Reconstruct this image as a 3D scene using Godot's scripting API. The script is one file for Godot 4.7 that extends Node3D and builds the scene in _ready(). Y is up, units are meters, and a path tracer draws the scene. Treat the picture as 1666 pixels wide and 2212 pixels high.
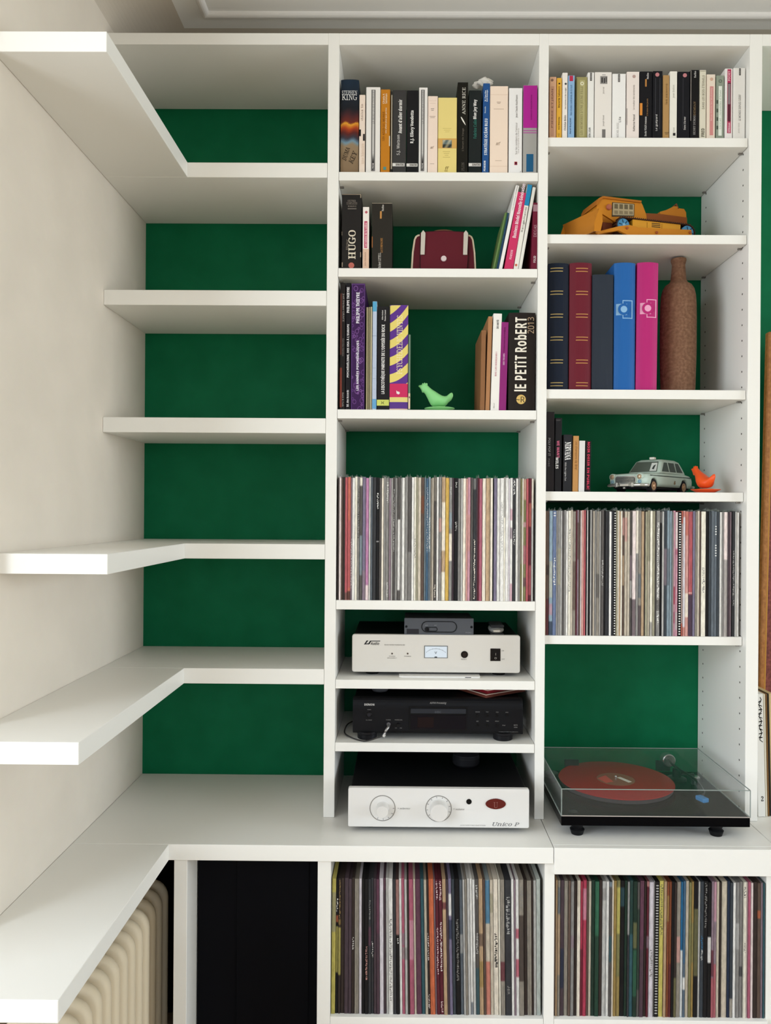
extends Node3D
# A white fitted bookcase against a green wall, seen square on. Units are metres, y is up, the fronts of the upper shelves lie on z = 0.

const FOCAL := 1680.0          # focal length in photo pixels (1666 x 2212 frame)
const PRX := 861.0             # principal point
const PRY := 1108.0
const EYE := Vector3(0.0, 1.5, 2.0)
const BACK := -0.324           # the back wall
var view := Basis()
var mats := {}
var used := {}
var fonts := {}
var X := Transform3D()         # transform applied to shapes while they are built
var rng := RandomNumberGenerator.new()

# ------------------------------------------------------------------ helpers
func W(px: float, py: float, z: float) -> Vector3:      # a photo pixel and a depth plane -> a point in the room
	var d: Vector3 = view * Vector3((px - PRX) / FOCAL, -(py - PRY) / FOCAL, -1.0)
	return EYE + d * ((z - EYE.z) / d.z)

func numbered(called: String) -> String:
	var n: int = used.get(called, 0)
	used[called] = n + 1
	return called if n == 0 else "%s_%03d" % [called, n]

func tag(o: Node3D, label: String, category: String, group := "") -> Node3D:
	o.set_meta("label", label)
	o.set_meta("category", category)
	if group != "":
		o.set_meta("group", group)
	return o

func thing(called: String, label: String, category: String, at := Vector3.ZERO, turn := 0.0, group := "") -> Node3D:
	var o := Node3D.new()
	o.name = numbered(called)
	add_child(o)
	o.position = at
	o.rotation.y = turn
	tag(o, label, category, group)
	return o

func mat(hex: String, rough := 0.5, metal := 0.0, spec := 0.28) -> StandardMaterial3D:
	var key := "%s %.2f %.2f %.2f" % [hex, rough, metal, spec]
	if not mats.has(key):
		var m := StandardMaterial3D.new()
		m.albedo_color = Color(hex)
		m.roughness = rough
		m.metallic = metal
		m.metallic_specular = spec
		mats[key] = m
	return mats[key]

func begin() -> SurfaceTool:
	var st := SurfaceTool.new()
	st.begin(Mesh.PRIMITIVE_TRIANGLES)
	return st

func part(called: String, st: SurfaceTool, m: Material, parent: Node = null) -> MeshInstance3D:
	var o := MeshInstance3D.new()
	o.mesh = st.commit()
	o.material_override = m
	if parent == null:
		o.name = numbered(called)
		add_child(o)
	else:
		o.name = called
		parent.add_child(o, true)
	return o

func struct(called: String, st: SurfaceTool, m: Material) -> MeshInstance3D:
	var o := part(called, st, m)
	o.set_meta("kind", "structure")
	return o

func tri(st: SurfaceTool, a: Vector3, b: Vector3, c: Vector3, n: Vector3) -> void:
	a = X * a
	b = X * b
	c = X * c
	n = (X.basis * n).normalized()
	var g := (a - c).cross(a - b)
	if g.length_squared() < 1e-20:
		return
	var f := g.normalized()
	if f.dot(n) < 0:
		f = -f
		var t := b
		b = c
		c = t
	for v in [a, b, c]:
		st.set_normal(f)
		st.set_uv(Vector2.ZERO)
		st.add_vertex(v)

func quad(st: SurfaceTool, a: Vector3, b: Vector3, c: Vector3, d: Vector3, n: Vector3) -> void:
	tri(st, a, b, c, n)
	tri(st, a, c, d, n)

func stri(st: SurfaceTool, p: Array, n: Array) -> void:   # a triangle with its own normals
	var a: Vector3 = X * p[0]
	var b: Vector3 = X * p[1]
	var c: Vector3 = X * p[2]
	var g := (a - c).cross(a - b)
	if g.length_squared() < 1e-22:
		return
	var na: Vector3 = X.basis * (n[0] + n[1] + n[2])
	var order := [0, 1, 2] if g.dot(na) >= 0 else [0, 2, 1]
	for i in order:
		st.set_normal((X.basis * (n[i] as Vector3)).normalized())
		st.set_uv(Vector2.ZERO)
		st.add_vertex(X * (p[i] as Vector3))

func box(st: SurfaceTool, lo: Vector3, hi: Vector3, c := 0.0006) -> void:   # a box with chamfered edges
	var m := (lo + hi) / 2
	var h := (hi - lo) / 2
	c = minf(c, minf(h.x, minf(h.y, h.z)) * 0.5)
	for ax in 3:
		var bx: int = (ax + 1) % 3
		var cx: int = (ax + 2) % 3
		for s in [-1.0, 1.0]:
			var n := Vector3.ZERO
			n[ax] = s
			var q := []
			for k in [[-1, -1], [1, -1], [1, 1], [-1, 1]]:
				var p := Vector3.ZERO
				p[ax] = s * h[ax]
				p[bx] = k[0] * (h[bx] - c)
				p[cx] = k[1] * (h[cx] - c)
				q.append(m + p)
			quad(st, q[0], q[1], q[2], q[3], n)
			if c <= 0.0:
				continue
			for s2 in [-1.0, 1.0]:      # the chamfer between face ax and face bx
				var n2 := Vector3.ZERO
				n2[ax] = s
				n2[bx] = s2
				var e := []
				for k in [[0, -1], [0, 1], [1, 1], [1, -1]]:
					var p := Vector3.ZERO
					p[ax] = s * (h[ax] - (c if k[0] == 1 else 0.0))
					p[bx] = s2 * (h[bx] - (c if k[0] == 0 else 0.0))
					p[cx] = k[1] * (h[cx] - c)
					e.append(m + p)
				quad(st, e[0], e[1], e[2], e[3], n2)
	if c > 0.0:
		for sx in [-1.0, 1.0]:
			for sy in [-1.0, 1.0]:
				for sz in [-1.0, 1.0]:
					var s := Vector3(sx, sy, sz)
					tri(st, m + s * (h - Vector3(0, c, c)), m + s * (h - Vector3(c, 0, c)), m + s * (h - Vector3(c, c, 0)), s)

func bbox(lo: Vector3, hi: Vector3, c := 0.0006) -> SurfaceTool:
	var st := begin()
	box(st, lo, hi, c)
	return st

func extrude(st: SurfaceTool, poly: PackedVector2Array, z0: float, z1: float, axes := "xy") -> void:
	# a polygon drawn in two axes, pulled along the third from z0 to z1
	if Geometry2D.is_polygon_clockwise(poly):
		poly.reverse()
	var put := func(p: Vector2, t: float) -> Vector3:
		if axes == "xy":
			return Vector3(p.x, p.y, t)
		if axes == "xz":
			return Vector3(p.x, t, p.y)
		return Vector3(t, p.y, p.x)      # "zy"
	var idx := Geometry2D.triangulate_polygon(poly)
	for k in range(0, idx.size(), 3):
		for t in [z0, z1]:
			var n: Vector3 = put.call(Vector2.ZERO, -1.0 if t == z0 else 1.0)
			tri(st, put.call(poly[idx[k]], t), put.call(poly[idx[k + 1]], t), put.call(poly[idx[k + 2]], t), n * signf(z1 - z0))
	for i in poly.size():
		var a := poly[i]
		var b := poly[(i + 1) % poly.size()]
		var d := b - a
		var n3: Vector3 = put.call(Vector2(d.y, -d.x), 0.0)
		quad(st, put.call(a, z0), put.call(b, z0), put.call(b, z1), put.call(a, z1), n3)

func lathe(st: SurfaceTool, prof: Array, at := Vector3.ZERO, seg := 24) -> void:   # prof: [radius, y] pairs from the bottom up
	for k in prof.size() - 1:
		var r0: float = prof[k][0]
		var y0: float = prof[k][1]
		var r1: float = prof[k + 1][0]
		var y1: float = prof[k + 1][1]
		var sl := Vector2(y1 - y0, r0 - r1).normalized()
		for i in seg:
			var a0 := TAU * i / seg
			var a1 := TAU * (i + 1) / seg
			var n0 := Vector3(cos(a0) * sl.x, sl.y, sin(a0) * sl.x)
			var n1 := Vector3(cos(a1) * sl.x, sl.y, sin(a1) * sl.x)
			var p := [at + Vector3(cos(a0) * r0, y0, sin(a0) * r0), at + Vector3(cos(a1) * r0, y0, sin(a1) * r0), at + Vector3(cos(a1) * r1, y1, sin(a1) * r1), at + Vector3(cos(a0) * r1, y1, sin(a0) * r1)]
			stri(st, [p[0], p[1], p[2]], [n0, n1, n1])
			stri(st, [p[0], p[2], p[3]], [n0, n1, n0])

func loft(st: SurfaceTool, rings: Array, caps := true) -> void:   # rings of equal length, smooth
	var m: int = rings.size()
	var c: int = rings[0].size()
	var mid := []
	for r in rings:
		var s := Vector3.ZERO
		for p in r:
			s += p
		mid.append(s / c)
	var nn := []
	for k in m:
		var row := []
		for i in c:
			var du: Vector3 = rings[k][(i + 1) % c] - rings[k][(i + c - 1) % c]
			var dv: Vector3 = rings[mini(k + 1, m - 1)][i] - rings[maxi(k - 1, 0)][i]
			var n := du.cross(dv).normalized()
			var p: Vector3 = rings[k][i]
			if n.dot(p - mid[k]) < 0:
				n = -n
			row.append(n)
		nn.append(row)
	for k in m - 1:
		for i in c:
			var j := (i + 1) % c
			stri(st, [rings[k][i], rings[k][j], rings[k + 1][j]], [nn[k][i], nn[k][j], nn[k + 1][j]])
			stri(st, [rings[k][i], rings[k + 1][j], rings[k + 1][i]], [nn[k][i], nn[k + 1][j], nn[k + 1][i]])
	if caps:
		var ends := [[0, mid[0] - mid[1]], [m - 1, mid[m - 1] - mid[m - 2]]]
		for e in ends:
			for i in c:
				tri(st, mid[e[0]], rings[e[0]][i], rings[e[0]][(i + 1) % c], e[1])

func tube(st: SurfaceTool, path: Array, r: float, seg := 8) -> void:
	var rings := []
	for k in path.size():
		var a: Vector3 = path[maxi(k - 1, 0)]
		var b: Vector3 = path[mini(k + 1, path.size() - 1)]
		var d := (b - a).normalized()
		var u := d.cross(Vector3.UP if absf(d.y) < 0.9 else Vector3.RIGHT).normalized()
		var v := d.cross(u)
		var ring := []
		for i in seg:
			var t := TAU * i / seg
			ring.append(path[k] + (u * cos(t) + v * sin(t)) * r)
		rings.append(ring)
	loft(st, rings)

func disc(st: SurfaceTool, c: Vector3, r: float, depth: float, seg := 24, bev := 0.0) -> void:   # a round plate that faces +z, its front at c.z + depth
	var keep := X
	X = X * Transform3D(Basis(Vector3.RIGHT, PI / 2), c)
	lathe(st, [[0.0, 0.0], [r, 0.0], [r, depth - bev], [r - bev, depth], [0.0, depth]], Vector3.ZERO, seg)
	X = keep

func round_rect(w: float, h: float, r: float, at := Vector2.ZERO, n := 5) -> PackedVector2Array:
	var p := PackedVector2Array()
	for q in 4:
		var c := Vector2(w / 2 - r, h / 2 - r) * Vector2([1, -1, -1, 1][q], [1, 1, -1, -1][q])
		for i in n + 1:
			p.append(at + c + Vector2(r, 0).rotated(PI / 2 * (q + float(i) / n)))
	return p

func smooth_path(pts: Array, n := 6) -> Array:
	var cv := Curve3D.new()
	for k in pts.size():
		var t: Vector3 = (pts[mini(k + 1, pts.size() - 1)] - pts[maxi(k - 1, 0)]) / 6.0
		cv.add_point(pts[k], -t, t)
	var out := []
	for k in (pts.size() - 1) * n + 1:
		out.append(cv.samplef(float(k) / n))
	return out

func font(kind: String) -> SystemFont:
	if not fonts.has(kind):
		var f := SystemFont.new()
		f.font_names = PackedStringArray(["Droid Serif" if kind.begins_with("serif") else "Droid Sans"])
		f.font_weight = 700 if kind.ends_with("bold") else 400
		fonts[kind] = f
	return fonts[kind]

func letters(parent: Node, s: String, at: Vector3, length: float, height: float, rot: float, m: Material, kind := "sans bold", slant := 0.0, called := "lettering") -> MeshInstance3D:
	# flat lettering, fitted to a length and a height, turned rot degrees in its plane
	var t := TextMesh.new()
	t.text = s
	t.font = font(kind)
	t.font_size = 24
	t.pixel_size = 0.01
	t.depth = 0.02
	t.curve_step = 2.0
	var bb := t.get_aabb()
	if bb.size.x <= 0.0 or bb.size.y <= 0.0:
		return null
	if height <= 0.0:
		height = length * bb.size.y / bb.size.x
	if length <= 0.0:
		length = height * bb.size.x / bb.size.y
	var b := Basis(Vector3.BACK, deg_to_rad(rot)) * Basis(Vector3.RIGHT, Vector3(slant, 1, 0), Vector3.BACK) * Basis.from_scale(Vector3(length / bb.size.x, height / bb.size.y, 0.0004 / bb.size.z))
	var st := SurfaceTool.new()
	st.begin(Mesh.PRIMITIVE_TRIANGLES)
	st.append_from(t, 0, Transform3D(b, at) * Transform3D(Basis(), -bb.get_center()))
	return part(called, st, m, parent)

# ------------------------------------------------------------------ spines drawn from the photograph's own crops
var ox := 0.0
var oy := 0.0
var sc := 1.0
var base_y := 0.0
var base_py := 0.0
var row_z := 0.0
var row_group := ""

func crop(a: float, b: float, s: float) -> void:
	ox = a
	oy = b
	sc = s

func at_crop(x: float, y: float, z: float) -> Vector3:
	return W(ox + x * sc, oy + y * sc, z)

func row(py: float, y: float, z: float, group: String) -> void:
	base_py = py
	base_y = y
	row_z = z
	row_group = group

func spine_profile(w: float, bulge: float) -> Array:      # x, z points across the spine
	var p := []
	if bulge <= 0.0:
		var c := minf(0.0012, w * 0.15)
		return [Vector2(-w / 2, -c), Vector2(-w / 2 + c, 0), Vector2(w / 2 - c, 0), Vector2(w / 2, -c)]
	for i in 11:
		var u := -1.0 + 2.0 * i / 10.0
		p.append(Vector2(u * w / 2, -bulge * pow(absf(u), 2.4)))
	return p

func bk(called: String, label: String, x0: float, x1: float, yt: float, hex: String, opt := {}) -> Node3D:
	var pm := (oy + yt * sc + base_py) / 2
	var z: float = row_z + opt.get("dz", 0.0)
	var a := W(ox + x0 * sc, pm, z).x
	var b := W(ox + x1 * sc, pm, z).x
	var w := b - a - 0.0006
	var h: float = W(ox + (x0 + x1) / 2 * sc, oy + yt * sc, z).y - base_y
	var lean: float = deg_to_rad(opt.get("lean", 0.0))
	h = h / cos(lean)
	var depth: float = opt.get("depth", 0.15)
	var cat: String = opt.get("cat", "book")
	var o := thing(called, label, cat, Vector3((a + b) / 2, base_y + absf(sin(lean)) * w / 2 + 0.0003, z), 0.0, row_group if cat == "book" else "")
	o.rotation.z = lean
	o.set_meta("w", w)
	o.set_meta("h", h)
	o.set_meta("bulge", opt.get("bulge", 0.0))
	var bulge: float = opt.get("bulge", 0.0)
	var front := spine_profile(w, bulge)
	var t := minf(0.0022 if bulge > 0 else 0.0012, w * 0.2)
	var poly := PackedVector2Array(front)
	poly.append(Vector2(w / 2, -depth))
	poly.append(Vector2(w / 2 - t, -depth))
	poly.append(Vector2(w / 2 - t, -bulge - t * 1.6))
	poly.append(Vector2(-w / 2 + t, -bulge - t * 1.6))
	poly.append(Vector2(-w / 2 + t, -depth))
	poly.append(Vector2(-w / 2, -depth))
	var st := begin()
	extrude(st, poly, 0.0, h, "xz")
	part("cover", st, mat(hex, opt.get("rough", 0.45)), o)
	var ins: float = 0.003 if bulge > 0 else 0.0008
	part("page_block", bbox(Vector3(-w / 2 + t, ins, -depth + ins), Vector3(w / 2 - t, h - ins, -bulge - t * 1.6), 0.0), mat("e4d9c2", 0.9), o)
	return o

func onto(o: Node3D, x: float, y: float) -> Vector3:      # crop pixel -> place on the spine, in the book's own frame
	var p := at_crop(x, y, o.position.z)
	return o.transform.affine_inverse() * p

func tx(o: Node3D, s: String, x0: float, y0: float, x1: float, y1: float, rot: float, hex: String, kind := "sans bold", slant := 0.0) -> void:
	var a := onto(o, x0, y0)
	var b := onto(o, x1, y1)
	var c := (a + b) / 2
	var wx := absf(b.x - a.x)
	var wy := absf(b.y - a.y)
	c.z = 0.0003
	var up := absf(rot) > 45.0
	letters(o, s, c, wy if up else wx, wx if up else wy, rot, mat(hex, 0.5), kind, slant)

func rc(o: Node3D, called: String, x0: float, y0: float, x1: float, y1: float, hex: String, lift := 0.0003) -> MeshInstance3D:   # a printed field that follows the spine
	var a := onto(o, x0, y0)
	var b := onto(o, x1, y1)
	return strip(o, called, minf(a.x, b.x), maxf(a.x, b.x), maxf(0.0, minf(a.y, b.y)), minf(o.get_meta("h"), maxf(a.y, b.y)), mat(hex, 0.5), lift)

func strip(o: Node3D, called: String, xa: float, xb: float, ya: float, yb: float, m: Material, lift := 0.0003) -> MeshInstance3D:
	var w: float = o.get_meta("w")
	var bulge: float = o.get_meta("bulge")
	xa = maxf(xa, -w / 2)
	xb = minf(xb, w / 2)
	var n := 8 if bulge > 0 else 1
	var st := begin()
	for i in n:
		var u0 := lerpf(xa, xb, float(i) / n)
		var u1 := lerpf(xa, xb, float(i + 1) / n)
		var z0 := lift - bulge * pow(absf(u0 / (w / 2)), 2.4)
		var z1 := lift - bulge * pow(absf(u1 / (w / 2)), 2.4)
		var p := [Vector3(u0, ya, z0), Vector3(u1, ya, z1), Vector3(u1, yb, z1), Vector3(u0, yb, z0)]
		var uv := [Vector2((u0 - xa) / (xb - xa), 1), Vector2((u1 - xa) / (xb - xa), 1), Vector2((u1 - xa) / (xb - xa), 0), Vector2((u0 - xa) / (xb - xa), 0)]
		for k in [0, 2, 1, 0, 3, 2]:
			st.set_normal(Vector3.BACK)
			st.set_uv(uv[k])
			st.add_vertex(p[k])
		for e in [[0, 1, Vector3.DOWN], [2, 3, Vector3.UP]]:
			var back := Vector3(0, 0, -lift)
			quad(st, p[e[0]], p[e[1]], p[e[1]] + back, p[e[0]] + back, e[2])
	return part(called, st, m, o)

func printed(im: Image, rough := 0.5) -> StandardMaterial3D:
	var m := StandardMaterial3D.new()
	m.albedo_texture = ImageTexture.create_from_image(im)
	m.roughness = rough
	m.metallic_specular = 0.28
	return m

# ------------------------------------------------------------------ materials with a grain
func noisy(hex: String, amount: float, freq: float, rough: float, scale := 1.0, bump := 0.0) -> StandardMaterial3D:
	var c := Color(hex)
	var n := FastNoiseLite.new()
	n.seed = 7
	n.frequency = freq
	n.fractal_octaves = 4
	var g := Gradient.new()
	g.set_color(0, c.darkened(amount))
	g.set_color(1, c.lightened(amount * 0.6))
	var t := NoiseTexture2D.new()
	t.width = 256
	t.height = 256
	t.seamless = true
	t.noise = n
	t.color_ramp = g
	var m := StandardMaterial3D.new()
	m.albedo_texture = t
	m.roughness = rough
	m.uv1_triplanar = true
	m.uv1_world_triplanar = true
	m.uv1_scale = Vector3.ONE * scale
	if bump > 0.0:
		var b := NoiseTexture2D.new()
		b.width = 256
		b.height = 256
		b.seamless = true
		b.noise = n
		b.as_normal_map = true
		b.bump_strength = bump
		m.normal_enabled = true
		m.normal_texture = b
	return m

# ------------------------------------------------------------------ the scene
var yU := {}         # heights of the shelf tops
var xl := 0.0        # the left wall
var post_x := []     # [left, right] of each upright
var lam: StandardMaterial3D

func _ready() -> void:
	rng.seed = 11
	# camera
	view = Basis(Vector3.UP, deg_to_rad(0.4)) * Basis(Vector3.BACK, deg_to_rad(0.38))
	var cam := Camera3D.new()
	cam.name = "camera"
	cam.near = 0.05
	cam.far = 50.0
	cam.projection = Camera3D.PROJECTION_FRUSTUM
	cam.size = 2.0 * 0.05 * 1106.0 / FOCAL
	cam.frustum_offset = Vector2((833.0 - PRX) / FOCAL, (PRY - 1106.0) / FOCAL) * 0.05
	cam.transform = Transform3D(view, EYE)
	add_child(cam)
	cam.current = true
	# daylight
	var sky := ProceduralSkyMaterial.new()
	sky.sky_top_color = Color(0.62, 0.76, 0.95)
	sky.sky_horizon_color = Color(0.86, 0.91, 0.96)
	sky.ground_horizon_color = Color(0.62, 0.62, 0.58)
	sky.ground_bottom_color = Color(0.42, 0.40, 0.36)
	sky.sky_energy_multiplier = 1.6
	sky.ground_energy_multiplier = 1.0
	var env := Environment.new()
	env.background_mode = Environment.BG_SKY
	env.sky = Sky.new()
	env.sky.sky_material = sky
	env.tonemap_mode = Environment.TONE_MAPPER_LINEAR
	env.tonemap_exposure = 0.85
	env.sdfgi_enabled = true
	env.ssao_enabled = true
	env.ssil_enabled = true
	var we := WorldEnvironment.new()
	we.name = "world"
	we.environment = env
	add_child(we)
	for l in [[Vector3(-2.12, 1.7, 2.3), -90.0, Vector2(1.9, 2.0), 9.8], [Vector3(0.7, 1.75, 4.96), 0.0, Vector2(2.3, 1.7), 0.8], [Vector3(5.36, 1.75, 2.0), 90.0, Vector2(3.0, 1.7), 15.5]]:  # area lights at unseen windows; the right one added to lighten the left wall
		var d := AreaLight3D.new()
		d.name = "unseen_window_light"
		d.area_size = l[2]
		d.light_color = Color(0.93, 0.97, 1.0)
		d.light_energy = l[3]
		d.area_range = 14.0
		d.area_attenuation = 2.0
		d.shadow_enabled = true
		add_child(d, true)
		d.position = l[0]
		d.rotation_degrees.y = l[1]
	# the frame that everything is measured from
	lam = mat("f0ede6", 0.38, 0.0, 0.4)
	xl = W(312, 1000, BACK).x
	for p in [[704, 728], [1160, 1180.5], [1615, 1642]]:
		post_x.append([W(p[0], 930, 0).x, W(p[1], 930, 0).x])
	room()
	shelves()
	worktops()
	records()
	books_middle()
	books_right()
	radiator()
	hifi()
	turntable()
	bulldozer()
	toy_car()
	hens()
	bag()
	bottle()
	right_corner()

func room() -> void:
	var plaster := noisy("ebe0d1", 0.03, 0.02, 0.75, 0.8, 0.6)
	var green := noisy("0b6e45", 0.05, 0.03, 0.5, 0.9, 0.3)
	green.metallic_specular = 0.22
	var st := begin()
	var top := 2.85
	box(st, Vector3(xl - 0.3, 0, BACK - 0.2), Vector3(5.6, top, BACK), 0.0)
	struct("wall_back", st, green)
	# the left wall ends short of the window bay
	st = begin()
	extrude(st, PackedVector2Array([Vector2(xl, BACK), Vector2(xl, 0.56), Vector2(xl - 0.3, 0.86), Vector2(xl - 0.3, BACK)]), 0.0, top, "xz")
	struct("wall_left", st, plaster)
	st = begin()
	box(st, Vector3(-2.4, 0, 0.66), Vector3(xl - 0.3, top, 0.86), 0.0)
	struct("wall_return", st, plaster)
	st = begin()     # the bay wall with its window
	box(st, Vector3(-2.4, 0, 0.86), Vector3(-2.15, top, 1.3), 0.0)
	box(st, Vector3(-2.4, 0, 3.3), Vector3(-2.15, top, 5.2), 0.0)
	box(st, Vector3(-2.4, 0, 1.3), Vector3(-2.15, 0.65, 3.3), 0.0)
	box(st, Vector3(-2.4, 2.75, 1.3), Vector3(-2.15, top, 3.3), 0.0)
	struct("wall_bay", st, plaster)
	st = begin()
	box(st, Vector3(-2.4, 0, 5.0), Vector3(-0.5, top, 5.2), 0.0)
	box(st, Vector3(1.9, 0, 5.0), Vector3(5.6, top, 5.2), 0.0)
	box(st, Vector3(-0.5, 0, 5.0), Vector3(1.9, 0.7, 5.2), 0.0)
	box(st, Vector3(-0.5, 2.6, 5.0), Vector3(1.9, top, 5.2), 0.0)
	struct("wall_front", st, plaster)
	st = begin()
	box(st, Vector3(5.4, 0, BACK), Vector3(5.6, top, 0.4), 0.0)
	box(st, Vector3(5.4, 0, 3.6), Vector3(5.6, top, 5.0), 0.0)
	box(st, Vector3(5.4, 0, 0.4), Vector3(5.6, 0.85, 3.6), 0.0)
	box(st, Vector3(5.4, 2.65, 0.4), Vector3(5.6, top, 3.6), 0.0)
	struct("wall_right", st, plaster)
	struct("ceiling", bbox(Vector3(-2.4, top, BACK - 0.2), Vector3(5.6, top + 0.2, 5.2), 0.0), mat("f3f0ea", 0.8))
	struct("floor", bbox(Vector3(-2.4, -0.2, BACK - 0.2), Vector3(5.6, 0.0, 5.2), 0.0), noisy("c2ab8e", 0.10, 0.02, 0.5, 1.0))
	# unseen windows: frames with panes; the right-hand one is added for its light
	var pane := StandardMaterial3D.new()
	pane.transparency = BaseMaterial3D.TRANSPARENCY_ALPHA
	pane.albedo_color = Color(0.95, 0.98, 1.0, 0.06)
	pane.roughness = 0.02
	var white := mat("efebe4", 0.4)
	for k in 3:
		var w := Node3D.new()
		w.name = "window_%d" % (k + 1)
		w.set_meta("kind", "structure")
		add_child(w)
		var hw: float = [1.0, 1.2, 1.6][k]
		var hh := 1.05 if k == 0 else 0.9 if k == 2 else 0.95
		st = begin()
		for s in [-1.0, 1.0]:
			box(st, Vector3(s * (hw - 0.03) - 0.03, -hh, -0.03), Vector3(s * (hw - 0.03) + 0.03, hh, 0.03), 0.003)
			box(st, Vector3(-hw, s * (hh - 0.03) - 0.03, -0.03), Vector3(hw, s * (hh - 0.03) + 0.03, 0.03), 0.003)
		box(st, Vector3(-0.04, -hh, -0.03), Vector3(0.04, hh, 0.03), 0.003)
		part("window_frame", st, white, w)
		for s in [-1.0, 1.0]:
			part("pane", bbox(Vector3(s * hw / 2 - hw / 2 + 0.05, -hh + 0.05, -0.004), Vector3(s * hw / 2 + hw / 2 - 0.05, hh - 0.05, 0.004), 0.0), pane, w)
		w.position = [Vector3(-2.3, 1.7, 2.3), Vector3(0.7, 1.65, 5.1), Vector3(5.5, 1.75, 2.0)][k]
		w.rotation.y = 0.0 if k == 1 else PI / 2
	# coving and the raised bead of the ceiling
	var cove := PackedVector2Array([Vector2(0, 0), Vector2(0, -0.08)])
	for i in 19:
		var a := PI / 2 * i / 18
		cove.append(Vector2(0.156 * (1.0 - cos(a)), -0.08 * (1.0 - sin(a))))
	cove.append(Vector2(0.156, 0))
	var trim_mat := mat("d3c8b8", 0.8)
	st = begin()
	X = Transform3D(Basis(), Vector3(xl, top, 0))
	extrude(st, cove, BACK, 0.56, "xy")
	X = Transform3D()
	struct("trim_1", st, trim_mat)
	st = begin()
	X = Transform3D(Basis(), Vector3(0, top, BACK))
	extrude(st, cove, xl, 5.4, "zy")
	X = Transform3D()
	struct("trim_2", st, trim_mat)
	var bead := PackedVector2Array()
	for i in 9:
		var a := PI * i / 8
		bead.append(Vector2(cos(a) * 0.012, -sin(a) * 0.011))
	var bx := -0.547
	var bz := -0.105
	st = begin()
	X = Transform3D(Basis(), Vector3(0, top, bz))
	extrude(st, bead, bx, 5.1, "zy")
	X = Transform3D(Basis(), Vector3(bx, top, 0))
	extrude(st, bead, bz, 4.6, "xy")
	X = Transform3D()
	struct("trim_3", st, mat("e2ddd6", 0.7))

# ------------------------------------------------------------------ bookcase
func shelf_y(py: float, px: float, z := 0.0) -> float:
	return W(px, py, z).y

func shelves() -> void:
	var ctop := W(712, 1766, 0).y       # the worktop
	yU.counter = ctop
	var tt := W(712, 71.5, 0).y
	var tb := W(712, 96.5, 0).y
	var bc := thing("bookcase", "tall white laminate bookcase with adjustable shelves and plain uprights standing on the white worktop", "bookcase", Vector3(0.2, ctop, BACK))
	var off := -bc.position
	X = Transform3D(Basis(), off)
	for k in 3:
		part("upright", bbox(Vector3(post_x[k][0], ctop + 0.0005, BACK + 0.002), Vector3(post_x[k][1], tt, 0), 0.0008), lam, bc)
	var ends := [xl + 0.001, post_x[0][0], post_x[0][1], post_x[1][0], post_x[1][1], post_x[2][0], post_x[2][1], 1.9]
	for k in 4:
		part("top_board", bbox(Vector3(ends[k * 2], tb, BACK + 0.002), Vector3(ends[k * 2 + 1], tt, -0.0004), 0.0006), lam, bc)
	var pin := mat("8f8a84", 0.35, 0.8)
	var names := ["m1", "m2", "m3", "m4", "m5", "m6"]
	var tops := [[372, 390.5], [580, 598.5], [885.5, 905], [1298, 1318], [1470, 1489], [1606, 1625]]
	for k in 6:
		var y1 := W(944, tops[k][0], -0.001).y
		var y0 := W(944, tops[k][1], -0.001).y
		yU[names[k]] = y1
		var s := part("shelf", bbox(Vector3(post_x[0][1] + 0.0008, y0, BACK + 0.003), Vector3(post_x[1][0] - 0.0008, y1, -0.001)), lam, bc)
		pins(s, post_x[0][1], post_x[1][0], y0, pin)
	names = ["r1", "r2", "r3", "r4", "r5"]
	tops = [[297.5, 317], [507, 526.5], [842, 862], [1063, 1082.5], [1374.5, 1393]]
	for k in 5:
		var zf: float = [-0.006, -0.008, -0.008, -0.018, -0.02][k]
		var y1 := W(1398, tops[k][0], zf).y
		var y0 := W(1398, tops[k][1], zf).y
		yU[names[k]] = y1
		var s := part("shelf", bbox(Vector3(post_x[1][1] + 0.0008, y0, BACK + 0.003), Vector3(post_x[2][0] - 0.0015, y1, zf)), lam, bc)
		pins(s, post_x[1][1], post_x[2][0], y0, pin)
	var st := begin()           # two rows of peg holes in the right upright, one row in the middle one
	for z in [-0.035, -0.285]:
		var y := 0.74
		while y < 2.62:
			var keep := X
			X = X * Transform3D(Basis(Vector3.UP, -PI / 2), Vector3(post_x[2][0], y, z))
			disc(st, Vector3.ZERO, 0.0026, 0.0004, 8)
			X = keep
			y += 0.0405
	var holes := part("peg_hole", st, mat("5c5852", 0.9), bc)
	holes.set_meta("kind", "stuff")
	X = Transform3D()
	# the thick shelves of the corner bay
	var px := 500.0
	var data := [
		["corner_shelf", 351, 383, 0.545, "thick white L-shaped corner shelf highest on the left wall, seen from below"],
		["wall_shelf", 627, 659.5, 0.0, "thick white straight shelf in the corner bay, upper of the two short ones"],
		["wall_shelf", 902.5, 935, 0.0, "thick white straight shelf in the corner bay, lower of the two short ones"],
		["corner_shelf", 1174.5, 1207, 0.524, "thick white L-shaped corner shelf at eye level with its top edge barely showing"],
		["corner_shelf", 1444, 1477, 0.65, "thick white L-shaped corner shelf lowest above the worktop, its top surface showing"]]
	for d in data:
		var y1 := W(px, d[1], 0).y
		var y0 := W(px, d[2], 0).y
		var s := thing(d[0], d[4], "shelf", Vector3(xl, y0, BACK), 0.0, "thick shelves of the corner bay")
		X = Transform3D(Basis(), -s.position)
		part("back_board", bbox(Vector3(xl + 0.0005, y0, BACK + 0.001), Vector3(post_x[0][0] - 0.0006, y1, 0), 0.0008), lam, s)
		if d[3] > 0.0:
			part("side_board", bbox(Vector3(xl + 0.0005, y0, 0.0004), Vector3(-0.5635, y1, d[3]), 0.0008), lam, s)
		X = Transform3D()

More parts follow.
